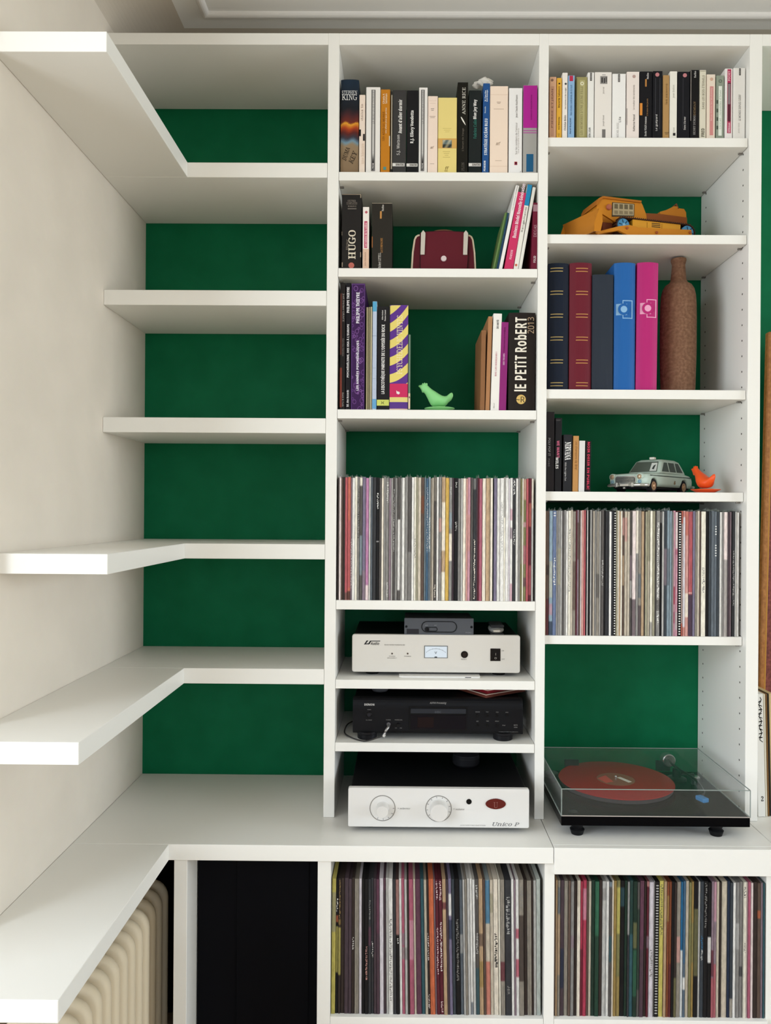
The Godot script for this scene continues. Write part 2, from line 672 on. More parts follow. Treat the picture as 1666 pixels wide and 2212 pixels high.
func pins(s: Node, x0: float, x1: float, y0: float, m: Material) -> void:
	for side in [0, 1]:
		for z in [-0.04, -0.285]:
			var st := begin()
			var xa: float = x0 if side == 0 else x1 - 0.011
			box(st, Vector3(xa, y0 - 0.0045, z - 0.003), Vector3(xa + 0.011, y0, z + 0.003), 0.001)
			part("shelf_pin", st, m, s)

# ------------------------------------------------------------------ worktop and base cabinets
const CZ := 0.17
const CABZ := 0.163

func worktops() -> void:
	var y1: float = yU.counter
	var y0 := y1 - 0.0375
	var seam := W(1197, 1826, CZ).x
	var seam2 := 0.886
	var edge := W(365, 1830, CZ).x
	var w := thing("worktop", "white laminate L-shaped worktop running along the left wall and under the amplifiers", "worktop", Vector3(xl, y0, BACK))
	X = Transform3D(Basis(), -w.position)
	part("back_board", bbox(Vector3(xl + 0.0005, y0, BACK + 0.001), Vector3(seam - 0.0007, y1, CZ), 0.001), lam, w)
	part("side_board", bbox(Vector3(xl + 0.0005, y0, CZ + 0.0004), Vector3(edge, y1, 0.757), 0.001), lam, w)
	w = thing("worktop", "white laminate worktop with a deep front fascia carrying the turntable", "worktop", Vector3(seam, y0, BACK))
	X = Transform3D(Basis(), -w.position)
	part("board", bbox(Vector3(seam + 0.0007, y0, BACK + 0.001), Vector3(seam2, y1, CZ - 0.0195), 0.0004), lam, w)
	var yf := W(1430, 1891.5, CZ).y
	part("fascia", bbox(Vector3(seam + 0.0007, yf, CZ - 0.019), Vector3(seam2, y1, CZ), 0.001), lam, w)
	w = thing("worktop", "white laminate worktop at the right edge under the leaning record sleeves", "worktop", Vector3(seam2 + 0.0012, y0, BACK))
	X = Transform3D(Basis(), -w.position)
	part("board", bbox(Vector3(seam2 + 0.0012, y0, BACK + 0.001), Vector3(1.9, y1, CZ), 0.001), lam, w)
	part("support_panel", bbox(Vector3(1.86, 0.001, BACK + 0.004), Vector3(1.885, y0 - 0.0004, CZ - 0.02), 0.0008), lam, w)
	# base cabinets
	var yb := W(944, 2188, CABZ - 0.02).y
	yU.low = yb
	var xs := []
	for p in [[375, 403.5], [685.5, 714], [1176, 1197.5], [1661, 1685]]:
		xs.append([W(p[0], 2030, CABZ).x, W(p[1], 2030, CABZ).x])
	xs[3][1] = 0.885
	yU.bay = [xs[0][1], xs[1][0], xs[1][1], xs[2][0], xs[2][1], xs[3][0]]
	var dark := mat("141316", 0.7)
	var c := thing("base_cabinet", "white base cabinet with a dark open niche and a record bay under the left worktop", "cabinet", Vector3(xs[0][0], 0, BACK))
	X = Transform3D(Basis(), -c.position)
	for k in 3:
		part("side_panel", bbox(Vector3(xs[k][0], 0.001, BACK + 0.004), Vector3(xs[k][1], y0 - 0.0005, CABZ), 0.0008), lam, c)
	part("bottom_board", bbox(Vector3(xs[1][1] + 0.0005, yb - 0.03, BACK + 0.006), Vector3(xs[2][0] - 0.0005, yb, CABZ - 0.001)), lam, c)
	part("shade_panel", bbox(Vector3(xl + 0.002, 0.002, BACK + 0.0005), Vector3(xs[1][0] - 0.0005, y0 - 0.001, BACK + 0.0035), 0.0), dark, c)  # black sheet added to stand for the shade behind niche and radiator
	part("plinth", bbox(Vector3(xs[1][1] + 0.001, 0.001, CABZ - 0.05), Vector3(xs[2][0] - 0.001, yb - 0.031, CABZ - 0.03)), lam, c)
	c = thing("base_cabinet", "white base cabinet with a full record bay under the fascia of the right worktop", "cabinet", Vector3(xs[2][1], 0, BACK))
	X = Transform3D(Basis(), -c.position)
	part("side_panel", bbox(Vector3(xs[3][0], 0.001, BACK + 0.004), Vector3(xs[3][1], y0 - 0.0005, CZ - 0.021), 0.0008), lam, c)
	part("bottom_board", bbox(Vector3(xs[2][1] + 0.0005, yb - 0.03, BACK + 0.006), Vector3(xs[3][0] - 0.0005, yb, CABZ - 0.001)), lam, c)
	part("plinth", bbox(Vector3(xs[2][1] + 0.001, 0.001, CABZ - 0.05), Vector3(xs[3][0] - 0.001, yb - 0.031, CABZ - 0.03)), lam, c)
	X = Transform3D()
	# an added black box standing in for the deep shade of the niche
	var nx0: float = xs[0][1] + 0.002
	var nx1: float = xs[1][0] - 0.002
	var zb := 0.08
	var bx := thing("niche_shade_box", "tall added black box standing in for the deep shade of the niche by the radiator", "box", Vector3((nx0 + nx1) / 2, 0.001, zb))
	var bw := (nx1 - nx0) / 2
	var shade_black := mat("0a0a0e", 0.8, 0.0, 0.2)
	part("body", bbox(Vector3(-bw, 0, -0.3), Vector3(bw, 0.672, -0.004), 0.003), shade_black, bx)
	part("front_panel", bbox(Vector3(W(511, 2000, zb).x - bx.position.x, 0.01, -0.004), Vector3(W(667, 2000, zb).x - bx.position.x, 0.665, 0), 0.001), shade_black, bx)

# ------------------------------------------------------------------ record sleeves
const TONES := {
	"white": "e9e5df", "cream": "efe0ca", "ivory": "f1e8d2", "grey": "8d8985", "light grey": "bdbab5", "dark grey": "5a5451", "charcoal": "3b3b3f", "black": "1e1c1e",
	"brown": "665045", "dark brown": "3c2f2b", "taupe": "92887a", "beige": "c9b9a2", "tan": "c39d74", "khaki": "a19a7c", "olive": "7f7a48", "yellow": "dca93a", "lemon": "cbbb50",
	"red": "c9535b", "coral": "d8634f", "crimson": "c63a54", "pink": "d994a8", "orchid": "c47aab", "salmon": "dd968b", "pale pink": "ead4d0", "rose": "bf5c75", "maroon": "6b2532",
	"plum": "6c3f53", "mauve": "917885", "dark mauve": "503f47", "lilac": "d9cfd7", "violet": "7e7291", "slate": "616b76", "dark slate": "3d444c", "steel blue": "8298a6",
	"blue": "416789", "bright blue": "1f6ba0", "sky blue": "93b3cb", "periwinkle": "6d82b2", "navy": "27334c", "teal": "2f5862", "green": "2f6a4c", "dark green": "22392d", "orange": "e0683c",
	"rust": "8c4527", "gold": "a1803f", "pale green": "bcc4bb"}

func ordinal(n: int) -> String:
	var low := ["", "first", "second", "third", "fourth", "fifth", "sixth", "seventh", "eighth", "ninth", "tenth", "eleventh", "twelfth", "thirteenth", "fourteenth", "fifteenth", "sixteenth", "seventeenth", "eighteenth", "nineteenth"]
	if n < 20:
		return low[n]
	var tens := ["", "", "twenty", "thirty", "forty", "fifty"]
	var at_ten := ["", "", "twentieth", "thirtieth", "fortieth", "fiftieth"]
	return at_ten[n / 10] if n % 10 == 0 else tens[n / 10] + "-" + low[n % 10]

func dull(c: Color, filmed: bool) -> Color:      # card seen through a plastic sleeve is paler in its colour
	var g := c.get_luminance()
	return Color(g, g * 0.99, g * 0.975).lerp(c, 0.72 if filmed else 0.8) * (1.0 if filmed else 0.9)

func record_row(spec: String, where: String, left_of: String, right_of: String, xa: float, xb: float, yb: float, h: float, zf: float, lean_at: Array, tips: bool, group: String) -> void:
	# spec: «width tone | mark ; ...», a mark being «tone from to» (a printed field), «~tone from to» (small lettering) or «*tone from to» (dots)
	var items := spec.split(";", false)
	var total := 0.0
	for it in items:
		total += float(it.strip_edges().split(" ")[0])
	var n := items.size()
	var sw := 10
	var sh := 640
	var im := Image.create(sw * n, sh, false, Image.FORMAT_RGB8)
	var grain := FastNoiseLite.new()
	grain.seed = 3
	grain.frequency = 0.05
	for k in n:
		var bits := items[k].split("|")
		var head := bits[0].strip_edges().split(" ", true, 1)
		var base := dull(Color(TONES[head[1].strip_edges()]), tips)
		var streak_gap_shade := []
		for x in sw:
			streak_gap_shade.append((1.0 + 0.16 * (rng.randf() - 0.55)) * (0.62 if x == sw - 1 else 0.82 if x == 0 else 1.0))  # edge columns darkened: shade of the gaps between sleeves painted into the colour
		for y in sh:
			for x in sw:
				var f: float = streak_gap_shade[x] * (1.0 + 0.13 * grain.get_noise_2d(k * 40 + x * 3.0, y * 0.35) + 0.08 * (rng.randf() - 0.5))
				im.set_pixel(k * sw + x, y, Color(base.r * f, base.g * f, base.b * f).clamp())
		for q in range(1, bits.size()):
			var m := bits[q].strip_edges()
			var kind := m[0]
			if kind == "~" or kind == "*":
				m = m.substr(1)
			var words := m.split(" ")
			var ya := int(float(words[words.size() - 2]) * sh)
			var yz := int(float(words[words.size() - 1]) * sh)
			var tone := dull(Color(TONES[" ".join(words.slice(0, words.size() - 2))]), tips)
			if kind == "~":
				var y := ya
				while y < yz:
					var l := rng.randi_range(3, 7)
					var a := rng.randi_range(2, 4)
					im.fill_rect(Rect2i(k * sw + a, y, rng.randi_range(2, 4), mini(l, yz - y)), tone)
					if rng.randf() < 0.5:
						im.fill_rect(Rect2i(k * sw + 5, y, 3, 2), tone)
					y += l + rng.randi_range(1, 5)
			elif kind == "*":
				var y := ya
				while y < yz:
					im.fill_rect(Rect2i(k * sw + 3, y, 4, 6), tone)
					im.fill_rect(Rect2i(k * sw + 2, y + 1, 6, 4), tone)
					y += 13
			else:
				for y in range(ya, mini(yz, sh)):
					for x in sw:
						var f: float = streak_gap_shade[x] * (1.0 + 0.12 * grain.get_noise_2d(k * 40 + x * 3.0, y * 0.5 + 900))
						var soft := (0.92 if tone.get_luminance() > 0.75 else 0.72) * clampf(minf(y - ya + 1, yz - y) / 9.0 + 0.2 * rng.randf(), 0.0, 1.0)
						im.set_pixel(k * sw + x, y, im.get_pixel(k * sw + x, y).lerp(Color(tone.r * f, tone.g * f, tone.b * f).clamp(), soft))
	var m := printed(im, 0.42)
	var film := StandardMaterial3D.new()
	film.transparency = BaseMaterial3D.TRANSPARENCY_ALPHA
	film.albedo_color = Color(0.62, 0.65, 0.62, 0.3)
	film.roughness = 0.4
	var x := xa
	for k in n:
		var head := items[k].split("|")[0].strip_edges().split(" ", true, 1)
		var w := float(head[0]) / total * (xb - xa)
		var tone_name: String = head[1].strip_edges()
		var hh := h - rng.randf() * 0.004
		var depth := 0.314
		var zz := zf - rng.randf() * 0.003
		var t := (x + w / 2 - xa) / (xb - xa)
		var lean := deg_to_rad(lerpf(lean_at[0], lean_at[1], t * 2) if t < 0.5 else lerpf(lean_at[1], lean_at[2], t * 2 - 1))
		var from_left := k < n - k
		var ord := ordinal(k + 1) if from_left else ordinal(n - k)
		var extra := ""
		if items[k].contains("~"):
			extra = "lettered "
		if items[k].contains("*"):
			extra = "dotted "
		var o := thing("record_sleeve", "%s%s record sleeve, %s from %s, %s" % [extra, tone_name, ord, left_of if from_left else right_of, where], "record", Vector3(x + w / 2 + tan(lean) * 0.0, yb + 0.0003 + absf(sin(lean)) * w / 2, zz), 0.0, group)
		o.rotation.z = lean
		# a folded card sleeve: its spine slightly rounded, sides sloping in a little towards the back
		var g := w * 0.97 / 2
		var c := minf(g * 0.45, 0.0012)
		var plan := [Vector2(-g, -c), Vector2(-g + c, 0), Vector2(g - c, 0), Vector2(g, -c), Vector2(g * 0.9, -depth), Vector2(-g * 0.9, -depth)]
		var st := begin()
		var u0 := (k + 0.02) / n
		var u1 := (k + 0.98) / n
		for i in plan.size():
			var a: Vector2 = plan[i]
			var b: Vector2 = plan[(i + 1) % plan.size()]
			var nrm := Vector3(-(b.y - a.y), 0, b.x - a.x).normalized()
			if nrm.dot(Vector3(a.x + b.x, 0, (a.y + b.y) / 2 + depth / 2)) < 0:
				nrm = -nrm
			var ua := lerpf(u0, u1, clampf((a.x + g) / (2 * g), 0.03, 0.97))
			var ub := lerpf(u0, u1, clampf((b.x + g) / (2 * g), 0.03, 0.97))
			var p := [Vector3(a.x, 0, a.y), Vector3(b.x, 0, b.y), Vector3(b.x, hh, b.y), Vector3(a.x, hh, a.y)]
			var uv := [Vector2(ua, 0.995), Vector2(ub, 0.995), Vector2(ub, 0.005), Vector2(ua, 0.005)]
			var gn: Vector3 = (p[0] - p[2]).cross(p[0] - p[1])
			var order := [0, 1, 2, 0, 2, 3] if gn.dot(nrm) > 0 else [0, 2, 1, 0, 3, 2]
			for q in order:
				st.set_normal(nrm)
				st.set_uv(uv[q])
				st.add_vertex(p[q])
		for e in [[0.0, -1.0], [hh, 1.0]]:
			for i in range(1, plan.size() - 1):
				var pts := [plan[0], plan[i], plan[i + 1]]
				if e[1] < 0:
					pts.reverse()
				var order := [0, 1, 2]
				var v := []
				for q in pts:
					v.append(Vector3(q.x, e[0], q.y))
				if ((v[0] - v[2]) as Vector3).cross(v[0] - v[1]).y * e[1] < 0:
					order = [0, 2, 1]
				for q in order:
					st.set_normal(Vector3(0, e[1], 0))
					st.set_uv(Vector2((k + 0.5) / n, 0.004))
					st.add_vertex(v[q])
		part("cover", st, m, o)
		if tips and rng.randf() < 0.5:      # the crumpled top of a clear plastic sleeve
			st = begin()
			var x0 := -g
			for i in 3:
				var xx := x0 + 2 * g * i / 3.0
				var ww := 2 * g / 3.0 + 0.001
				var pk := rng.randf_range(0.002, 0.010)
				var zb := -rng.randf_range(0.0, 0.01)
				tri(st, Vector3(xx, hh + 0.0002, zb), Vector3(xx + ww, hh + 0.0002, zb - 0.002), Vector3(xx + ww * rng.randf(), hh + pk, zb - 0.001), Vector3(0, 0.2, 1))
				tri(st, Vector3(xx, hh + 0.0002, zb), Vector3(xx + ww * 0.5, hh + 0.0002, zb - 0.05), Vector3(xx + ww * rng.randf(), hh + pk, zb - 0.004), Vector3(1, 0.2, 0))
			part("plastic_sleeve", st, film, o)
		x += w

func records() -> void:
	var p0: float = post_x[0][1] + 0.003
	var p1: float = post_x[1][0] - 0.006
	record_row("3 dark brown;5 pale pink|mauve 0 0.02;4 brown;4 dark brown;6 red|brown .93 1;6.5 coral|red .35 .9|dark brown .92 1;3.3 mauve|~white .5 .9;6 white;5 ivory;5 grey|~charcoal .1 .5;6 dark grey|ivory 0 .08|steel blue .47 .8;7 violet|mauve .75 1;7 orchid|pale pink .87 1;4 light grey;4.6 slate;7 charcoal;7 black|~white .13 .26|white .515 .53;5 dark grey;4.6 cream;4.6 grey;7 grey|~white .04 .2|~light grey .85 .97;4.6 mauve;3.3 light grey;4.6 dark grey|~light grey .1 .6;6 grey;6 dark grey|white .34 .92;3 grey;7 white;6.5 grey;8 dark grey|grey .6 1;5 white;5 ivory|~grey .5 .65;4 khaki;6.5 beige;6.5 brown|rust .15 .3;4 steel blue;5.3 blue|~light grey .08 .6;4.6 steel blue|~white .33 .58|slate .6 1;3.3 taupe;3.3 beige;6.5 dark grey|taupe 0 .2|~cream .87 .97;4.6 white;6.5 grey|salmon .33 .45|mauve .66 .78;8 tan|cream .2 .6|ivory .76 1;8 yellow;6.5 grey|steel blue .28 .42|cream .45 .68|~light grey .08 .14;4.6 dark mauve;8 black|~white .04 .08|~light grey .36 .43;6.5 grey;4 light grey;7 cream;4 salmon;6 pink|salmon .3 .6;5.3 dark grey;6.5 charcoal|~cream .5 .98|grey 0 .1;3.3 dark mauve;3.3 maroon;7 rose;7 cream;10 tan;5.3 cream;2.5 black;7 violet;6.5 white;8 white|~light grey .2 .6;3.3 ivory|grey 0 .33;7 white;4 lilac;4.6 white|pink .25 .35|mauve .4 .5|pink .85 1;7 charcoal|~white .02 .14|~light grey .42 .54;6 white;4 grey;4 olive|taupe .3 .7;2.6 ivory;6 olive|salmon 0 .18|pink .35 .4|rose .54 .7|plum .8 .88;5.3 red;6 maroon|coral .2 .4|red .7 .95;4.6 light grey|cream 0 .25",
		"upper record shelf, middle column", "the left upright", "the middle upright", p0, p1, yU.m4, 0.3185, -0.003, [0, 0, 0], true, "records on the upper shelf of the middle column")
	p0 = post_x[1][1] + 0.003
	p1 = post_x[2][0] - 0.008
	record_row("2.6 tan;6.5 brown|dark brown .43 .52|maroon .7 1;8 sky blue|pale green .4 .7|pink .74 .84|navy .88 1;8 periwinkle|*white .02 .06|~white .38 .6;3.3 light grey;6.5 grey|khaki .3 .6;3.3 light grey;4 dark grey;4.6 grey;5 white;5.5 ivory|~grey .15 .65;4.6 beige;7 taupe|brown .4 .8;2.6 maroon;4 mauve|brown .1 .4;3.3 brown;2.6 pale pink;4.6 salmon;4.6 red;2.6 black;2.6 light grey;4.6 black;2.6 light grey;3.3 dark grey;4 beige;4 grey;6.5 taupe|dark grey .5 .7;3.3 light grey;6.5 dark grey|~light grey .4 .6;4 black;4.6 charcoal;3.3 charcoal;5 white;4.6 charcoal;5.3 black|*white .02 .98;4 khaki;3.3 cream;3.3 tan;3.3 ivory;5.3 brown|salmon .05 .2|tan .35 .6;6 beige|salmon .05 .25;5.3 beige;5.3 dark grey|mauve .35 .55|light grey .55 .7;8 pale pink|dark mauve .7 1;6 grey|cream 0 .35;6.5 taupe|slate .5 .7|dark mauve .75 1;6 tan;2.6 dark brown;6 khaki;4.6 khaki|beige .4 1;5.3 ivory|grey .88 1;5.3 khaki;3.3 dark grey;8 grey|~white .1 .9|dark grey .7 .8;4.6 black|grey 0 .1;4 light grey;6.5 dark slate|mauve .3 .6;6 steel blue|slate .3 .6;6 steel blue;2.6 grey;5 pink|crimson .6 .75|rose .8 .9;5.5 pink|pale pink .0 .3|rose .3 .35|light grey .8 .95;7 black|*white .02 .98;4 coral|light grey .1 .9;4.5 lilac|coral 0 .06|coral .92 1;8 salmon|coral 0 .2|cream .65 .85;9 red|cream .645 .66|navy .66 1;5.3 violet;5.3 taupe;4.6 beige;3.3 brown;10 ivory|~grey .45 .65;7 black;5.3 dark slate;7 slate;6 slate|*white .12 .2|*white .27 .36;5.3 dark slate;4.6 white;4.6 grey;8.5 pale pink|grey .38 1;4.6 dark mauve;4 mauve;2.6 black;5.3 charcoal|~light grey .32 .75;3.3 light grey;6 white",
		"shelf above the turntable", "the middle upright", "the right upright", p0, p1, yU.r5, 0.326, -0.023, [0, 0, 0], true, "records on the shelf above the turntable")
	var bay: Array = yU.bay
	record_row("9 lemon|khaki .1 .4;5.7 black|~white .15 .25|orange .27 .33|lemon .35 .7;5.7 dark brown|gold .3 .35|lemon .36 .72|dark brown .75 1|~gold .02 .3;8 dark brown;9 dark mauve;7 dark mauve;6.5 dark brown|~white .44 .53;10 taupe;5.7 lilac;6.5 black;8 black|~salmon .5 .75;6.5 charcoal|~grey .16 .3|plum .35 .5;5.7 charcoal|~white .47 .58;5.7 dark mauve;7 plum|dark mauve .4 1;9 lilac;5.7 dark mauve|plum 0 .1;5 light grey;10 white|~grey .3 .9;7 charcoal;7 black|salmon 0 .42|~white .44 .48;5.7 white;6.5 rose|mauve .4 .5|grey .5 .6;5.7 light grey|grey .5 .6;4 dark brown;10 rose|pink .3 .6;5 beige;11 plum;8 teal;5.7 beige;5 dark brown|~pale pink .4 .6|~pale pink .85 .95;11 orange;3.3 mauve;7 maroon|~pale pink .02 .15|~pale pink .36 .7;8 maroon|~pale pink .02 .16|~white .32 .68|~pale pink .9 .98;8 tan|maroon .17 .23;5 dark mauve;6.5 violet|white .11 .28|navy .3 .45;7 dark slate;10 black|~grey .3 .75;7 slate|light grey .4 .55;4 light grey;5 taupe;6 light grey;5.5 white|slate .9 1;5.5 white|light grey .6 1;8 dark grey|~light grey .05 .15|~light grey .4 .55|teal .65 1;9 tan|brown .4 .5|gold .6 .8;5 brown;10 beige|bright blue 0 .33|coral .6 1;7 beige|khaki .1 .25;11 cream|~black .4 .65;3.3 ivory;10 taupe|maroon .6 .75;14 charcoal|~light grey .13 .4|~grey .78 .84;5.7 white;4 mauve;6.5 white|crimson .36 .44|crimson .58 .72;10.5 taupe|~grey .06 .2|dark brown .26 .75;7 dark brown;10 taupe;4 dark brown;6 light grey;9 pale green",
		"bay beside the dark niche", "its left end", "its right end", bay[2] + 0.001, bay[3] - 0.004, yU.low, 0.324, CABZ - 0.012, [-0.2, 1.4, 0.6], false, "records in the lower bay beside the niche")
	record_row("4.3 brown;4.3 tan;5.8 taupe|slate .05 .25|tan .25 .7;8.7 dark mauve|navy .5 .8;8.7 taupe;5.8 brown;7 grey|mauve .4 .5;6.5 dark brown;7 cream|beige 0 .2;5.8 crimson|maroon .5 1;8 crimson|pink .06 .3;5 brown;5 beige;8 dark green;9 green|dark green .4 1;7 dark brown;8.7 light grey|grey .05 .15;6.5 white;5.8 dark grey|steel blue 0 .05|teal .4 .6;3.6 cream;6.5 gold;8 olive|lemon .05 .4|gold .7 1;9.5 black|teal .05 .2;6 dark green;4.3 charcoal|light grey 0 .4;8 teal|dark green 0 .4;8.7 dark green|olive .3 .5|green .5 .85;5.8 dark grey|dark green .2 .8;8.7 plum|dark mauve .5 1;6 dark brown;5 maroon|salmon 0 .05|mauve .4 .5;10 lilac|~grey .5 .7;2.4 grey;10 black|*light grey .03 .98;10 lemon|~olive .03 .4;5.8 tan;6 rust|gold .1 .3;5 rust|maroon .6 1;6 black;5.5 dark brown|olive .7 1;8.7 taupe|salmon .4 .6;5.5 bright blue|white .5 1;5.5 blue|slate .6 1|white .7 .8;7 beige;5.5 olive;5.5 gold|olive .3 .6;9.5 black|olive .2 .7;4.3 light grey;8 dark slate|~bright blue .4 .5|~light grey .5 .58;8.7 black|~grey .02 .35;8 black|white .4 .6;5 mauve|maroon .5 .7|red .7 1;6 mauve|pink .0 .3|red .6 1;5.8 beige;5.8 dark brown;12 beige;6.5 navy;6.5 dark slate|beige .85 1;5.8 white;8 grey|light grey .3 .5;8 grey|charcoal .62 .7;7 ivory|~dark grey .04 .12|~grey .45 .52;3.6 pale pink;5.8 rose;5.8 pale pink;8.7 dark brown;8 brown|orange .2 .27;4.3 mauve;4.3 teal",
		"bay under the turntable", "its left end", "its right end", bay[4] + 0.001, bay[5] - 0.003, yU.low, 0.3235, CABZ - 0.012, [0, -0.4, 0.0], false, "records in the lower bay under the turntable")

# ------------------------------------------------------------------ books, middle column
func lines(o: Node3D, x0: float, x1: float, ya: float, yb: float, n: int, hex: String) -> void:   # small print too fine to read
	for k in n:
		var y := lerpf(ya, yb, (k + 0.5) / n)
		var cut := (x1 - x0) * 0.12 * (k % 3)
		rc(o, "small_print", x0 + cut, y - 1.6, x1 - cut, y + 1.6, hex, 0.0002)

func books_middle() -> void:
	var b: Node3D
	# top shelf
	crop(720, 150, 0.2761)
	row(371.5, yU.m1, -0.012, "books on the top shelf of the middle column")
	b = bk("book", "thick hardback with a sunset over sand on its spine, leftmost on the top shelf", 57, 200, 78, "16222f", {"depth": 0.19, "bulge": 0.004})
	var im := Image.create(48, 240, false, Image.FORMAT_RGB8)
	var g := Gradient.new()
	g.offsets = PackedFloat32Array([0.0, 0.3, 0.38, 0.45, 0.47, 0.52, 0.57, 0.62, 0.66, 0.7, 1.0])
	g.colors = PackedColorArray([Color("1b2b3c"), Color("1a1c22"), Color("4a2426"), Color("6b2a20"), Color("e0a030"), Color("a8401c"), Color("5a2420"), Color("3b3a44"), Color("6f8ea0"), Color("927c60"), Color("836c52")])
	for y in 240:
		for x in 48:
			var w := 0.012 * sin(x * 0.2 + y * 0.05) + 0.01 * (rng.randf() - 0.5)
			im.set_pixel(x, y, g.sample(clampf(y / 240.0 + w, 0, 1)))
	strip(b, "jacket_picture", -1, 1, 0.001, float(b.get_meta("h")) - 0.001, printed(im), 0.0002)
	tx(b, "STEPHEN", 69, 166, 188, 198, 0, "d8d8d6", "serif")
	tx(b, "KING", 69, 196, 186, 240, 0, "e4e2de", "serif")
	tx(b, "DUMA", 84, 712, 118, 606, 72, "2c231c", "serif", 0.2)
	tx(b, "KEY", 136, 735, 172, 640, 68, "2c231c", "serif", 0.2)
	b = bk("book", "thin cream paperback with small black squares, just right of the sunset hardback", 203, 250, 200, "ecd9c8")
	rc(b, "print_mark", 203, 470, 217, 522, "1e1c1c")
	rc(b, "print_mark", 233, 505, 248, 558, "2a2626")
	tx(b, "dans la", 218, 270, 233, 400, 90, "b09c8e", "serif")
	tx(b, "une histoire", 220, 580, 240, 740, 90, "d8bfa8", "serif")
	b = bk("book", "white paperback with a framed grey strip, left of the orange one on the top shelf", 256, 368, 140, "ebe6df", {"depth": 0.17})
	tall_frame(b, 300, 327, 160, 795)
	b = bk("book", "orange paperback on the top shelf of the middle column", 371, 445, 158, "c07a1e")
	tx(b, "Ghada A", 387, 190, 402, 268, 90, "f2e3c8", "sans")
	tx(b, "Samman", 407, 190, 422, 268, 90, "f2e3c8", "sans")
	tx(b, "LES AILES DU MONDE", 387, 330, 401, 560, 90, "7e4a14", "serif")
	tx(b, "une affaire plus que perdue", 408, 300, 420, 500, 90, "f2e3c8", "sans")
	rc(b, "publisher_mark", 392, 762, 414, 786, "4f8a88")
	rc(b, "worn_edge", 437, 520, 445, 600, "e9dcc4")
	b = bk("book", "very thin black book squeezed between orange and dark grey spines", 447, 463, 172, "2b2623")
	rc(b, "worn_edge", 455, 200, 460, 780, "a59a88")
	b = bk("book", "dark grey paperback with white lettering and a white band near its foot", 465, 572, 163, "3a3837")
	tx(b, "S.J. Watson", 497, 512, 526, 670, 90, "b5b1ad")
	tx(b, "Avant d'aller dormir", 510, 236, 538, 500, 90, "f0ece6")
	foot_band(b, 462, 558, 733, 758)
	b = bk("book", "black thriller paperback with a white foot band, right of the dark grey one", 574, 668, 165, "171618")
	tx(b, "R.J. Ellory Vendetta", 603, 322, 636, 577, 90, "eeebe6")
	foot_band(b, 574, 660, 736, 760)
	b = bk("book", "white paperback with a framed grey strip, right of the black thriller", 670, 738, 143, "e9e4de", {"depth": 0.17})
	tall_frame(b, 688, 712, 160, 795)
	b = bk("book", "short pinkish cream paperback beside the yellow book", 740, 818, 210, "efd9c8")
	lines(b, 750, 808, 235, 275, 2, "dcc4b2")
	lines(b, 764, 790, 302, 325, 2, "5c4f48")
	lines(b, 754, 800, 362, 382, 2, "9b8575")
	tx(b, "nrf", 762, 600, 786, 620, 0, "8a7566", "serif", 0.3)
	lines(b, 758, 790, 735, 742, 1, "a08c7c")
	b = bk("book", "pale yellow paperback with a small picture on a tan band", 820, 968, 222, "e6d183", {"depth": 0.17})
	rc(b, "tan_band", 820, 540, 968, 618, "d2a45a")
	var pic := Image.create(32, 32, false, Image.FORMAT_RGB8)
	for y in 32:
		for x in 32:
			var f := 0.5 + 0.5 * sin(x * 0.3 + y * 0.15)
			pic.set_pixel(x, y, Color("5d6c6a").lerp(Color("c0b69a"), f * (1 - y / 40.0)) if y < 18 else Color("2f3430").lerp(Color("93876a"), f))
	var pa := onto(b, 856, 552)
	var pb := onto(b, 928, 614)
	strip(b, "cover_picture", pa.x, pb.x, pb.y, pa.y, printed(pic), 0.0005)
	lines(b, 858, 925, 455, 495, 3, "cdb86c")
	lines(b, 858, 915, 635, 695, 4, "b5a25e")
	tx(b, "ff", 874, 760, 902, 798, 0, "8c7a40", "serif", 0.2)
	b = bk("book", "tall black book with a white feather drawn on the spine", 972, 1055, 102, "17150f", {"depth": 0.18})
	tx(b, "ANNE RICE", 1010, 142, 1034, 352, 90, "d6d2c6", "serif")
	tx(b, "L'heure de l'ange", 1008, 460, 1024, 640, 90, "6e675c", "serif")
	var st := begin()
	var f := []
	for k in 9:
		var t := k / 8.0
		var c := onto(b, lerpf(1000, 1036, t), lerpf(372, 436, t))
		var hw := 0.0018 * sin(PI * (0.15 + 0.8 * t))
		f.append([c, hw])
	for k in 8:
		var nx := Vector3(0.85, 0.5, 0)
		var q: Vector3 = f[k][0]
		var r: Vector3 = f[k + 1][0]
		q.z = 0.0003
		r.z = 0.0003
		quad(st, q - nx * f[k][1], q + nx * f[k][1], r + nx * f[k + 1][1], r - nx * f[k + 1][1], Vector3.BACK)
	part("feather_print", st, mat("e6e2d8"), b)
	tx(b, "PLON", 1004, 728, 1026, 792, 90, "6a655c", "serif")
	b = bk("book", "black paperback with teal and white lettering left of the slim blue book", 1060, 1160, 165, "1b2020")
	tx(b, "Fabrice Colin", 1097, 392, 1122, 540, 90, "2f6c60")
	tx(b, "Blue Jay Way", 1096, 236, 1128, 388, 90, "efece6")
	foot_band(b, 1060, 1155, 733, 758)
	b = bk("book", "slim blue book leaning slightly against a broad cream one", 1166, 1220, 110, "245089", {"lean": -0.5, "depth": 0.18})
	tx(b, "STRATÉGIE OCÉAN BLEU", 1180, 385, 1204, 670, 90, "e6eaee")
	tx(b, "W. Chan Kim", 1186, 165, 1196, 250, 90, "d8e0e8")
	tx(b, "Renée Mauborgne", 1200, 160, 1212, 252, 90, "d8e0e8")
	tx(b, "Nouvelle", 1184, 290, 1194, 342, 90, "b9c8d6")
	tx(b, "PEARSON", 1178, 715, 1192, 796, 90, "e6eaee")
	b = bk("book", "broad cream paperback with faint ruled lines at head and foot", 1226, 1368, 132, "f0dac6", {"depth": 0.17})
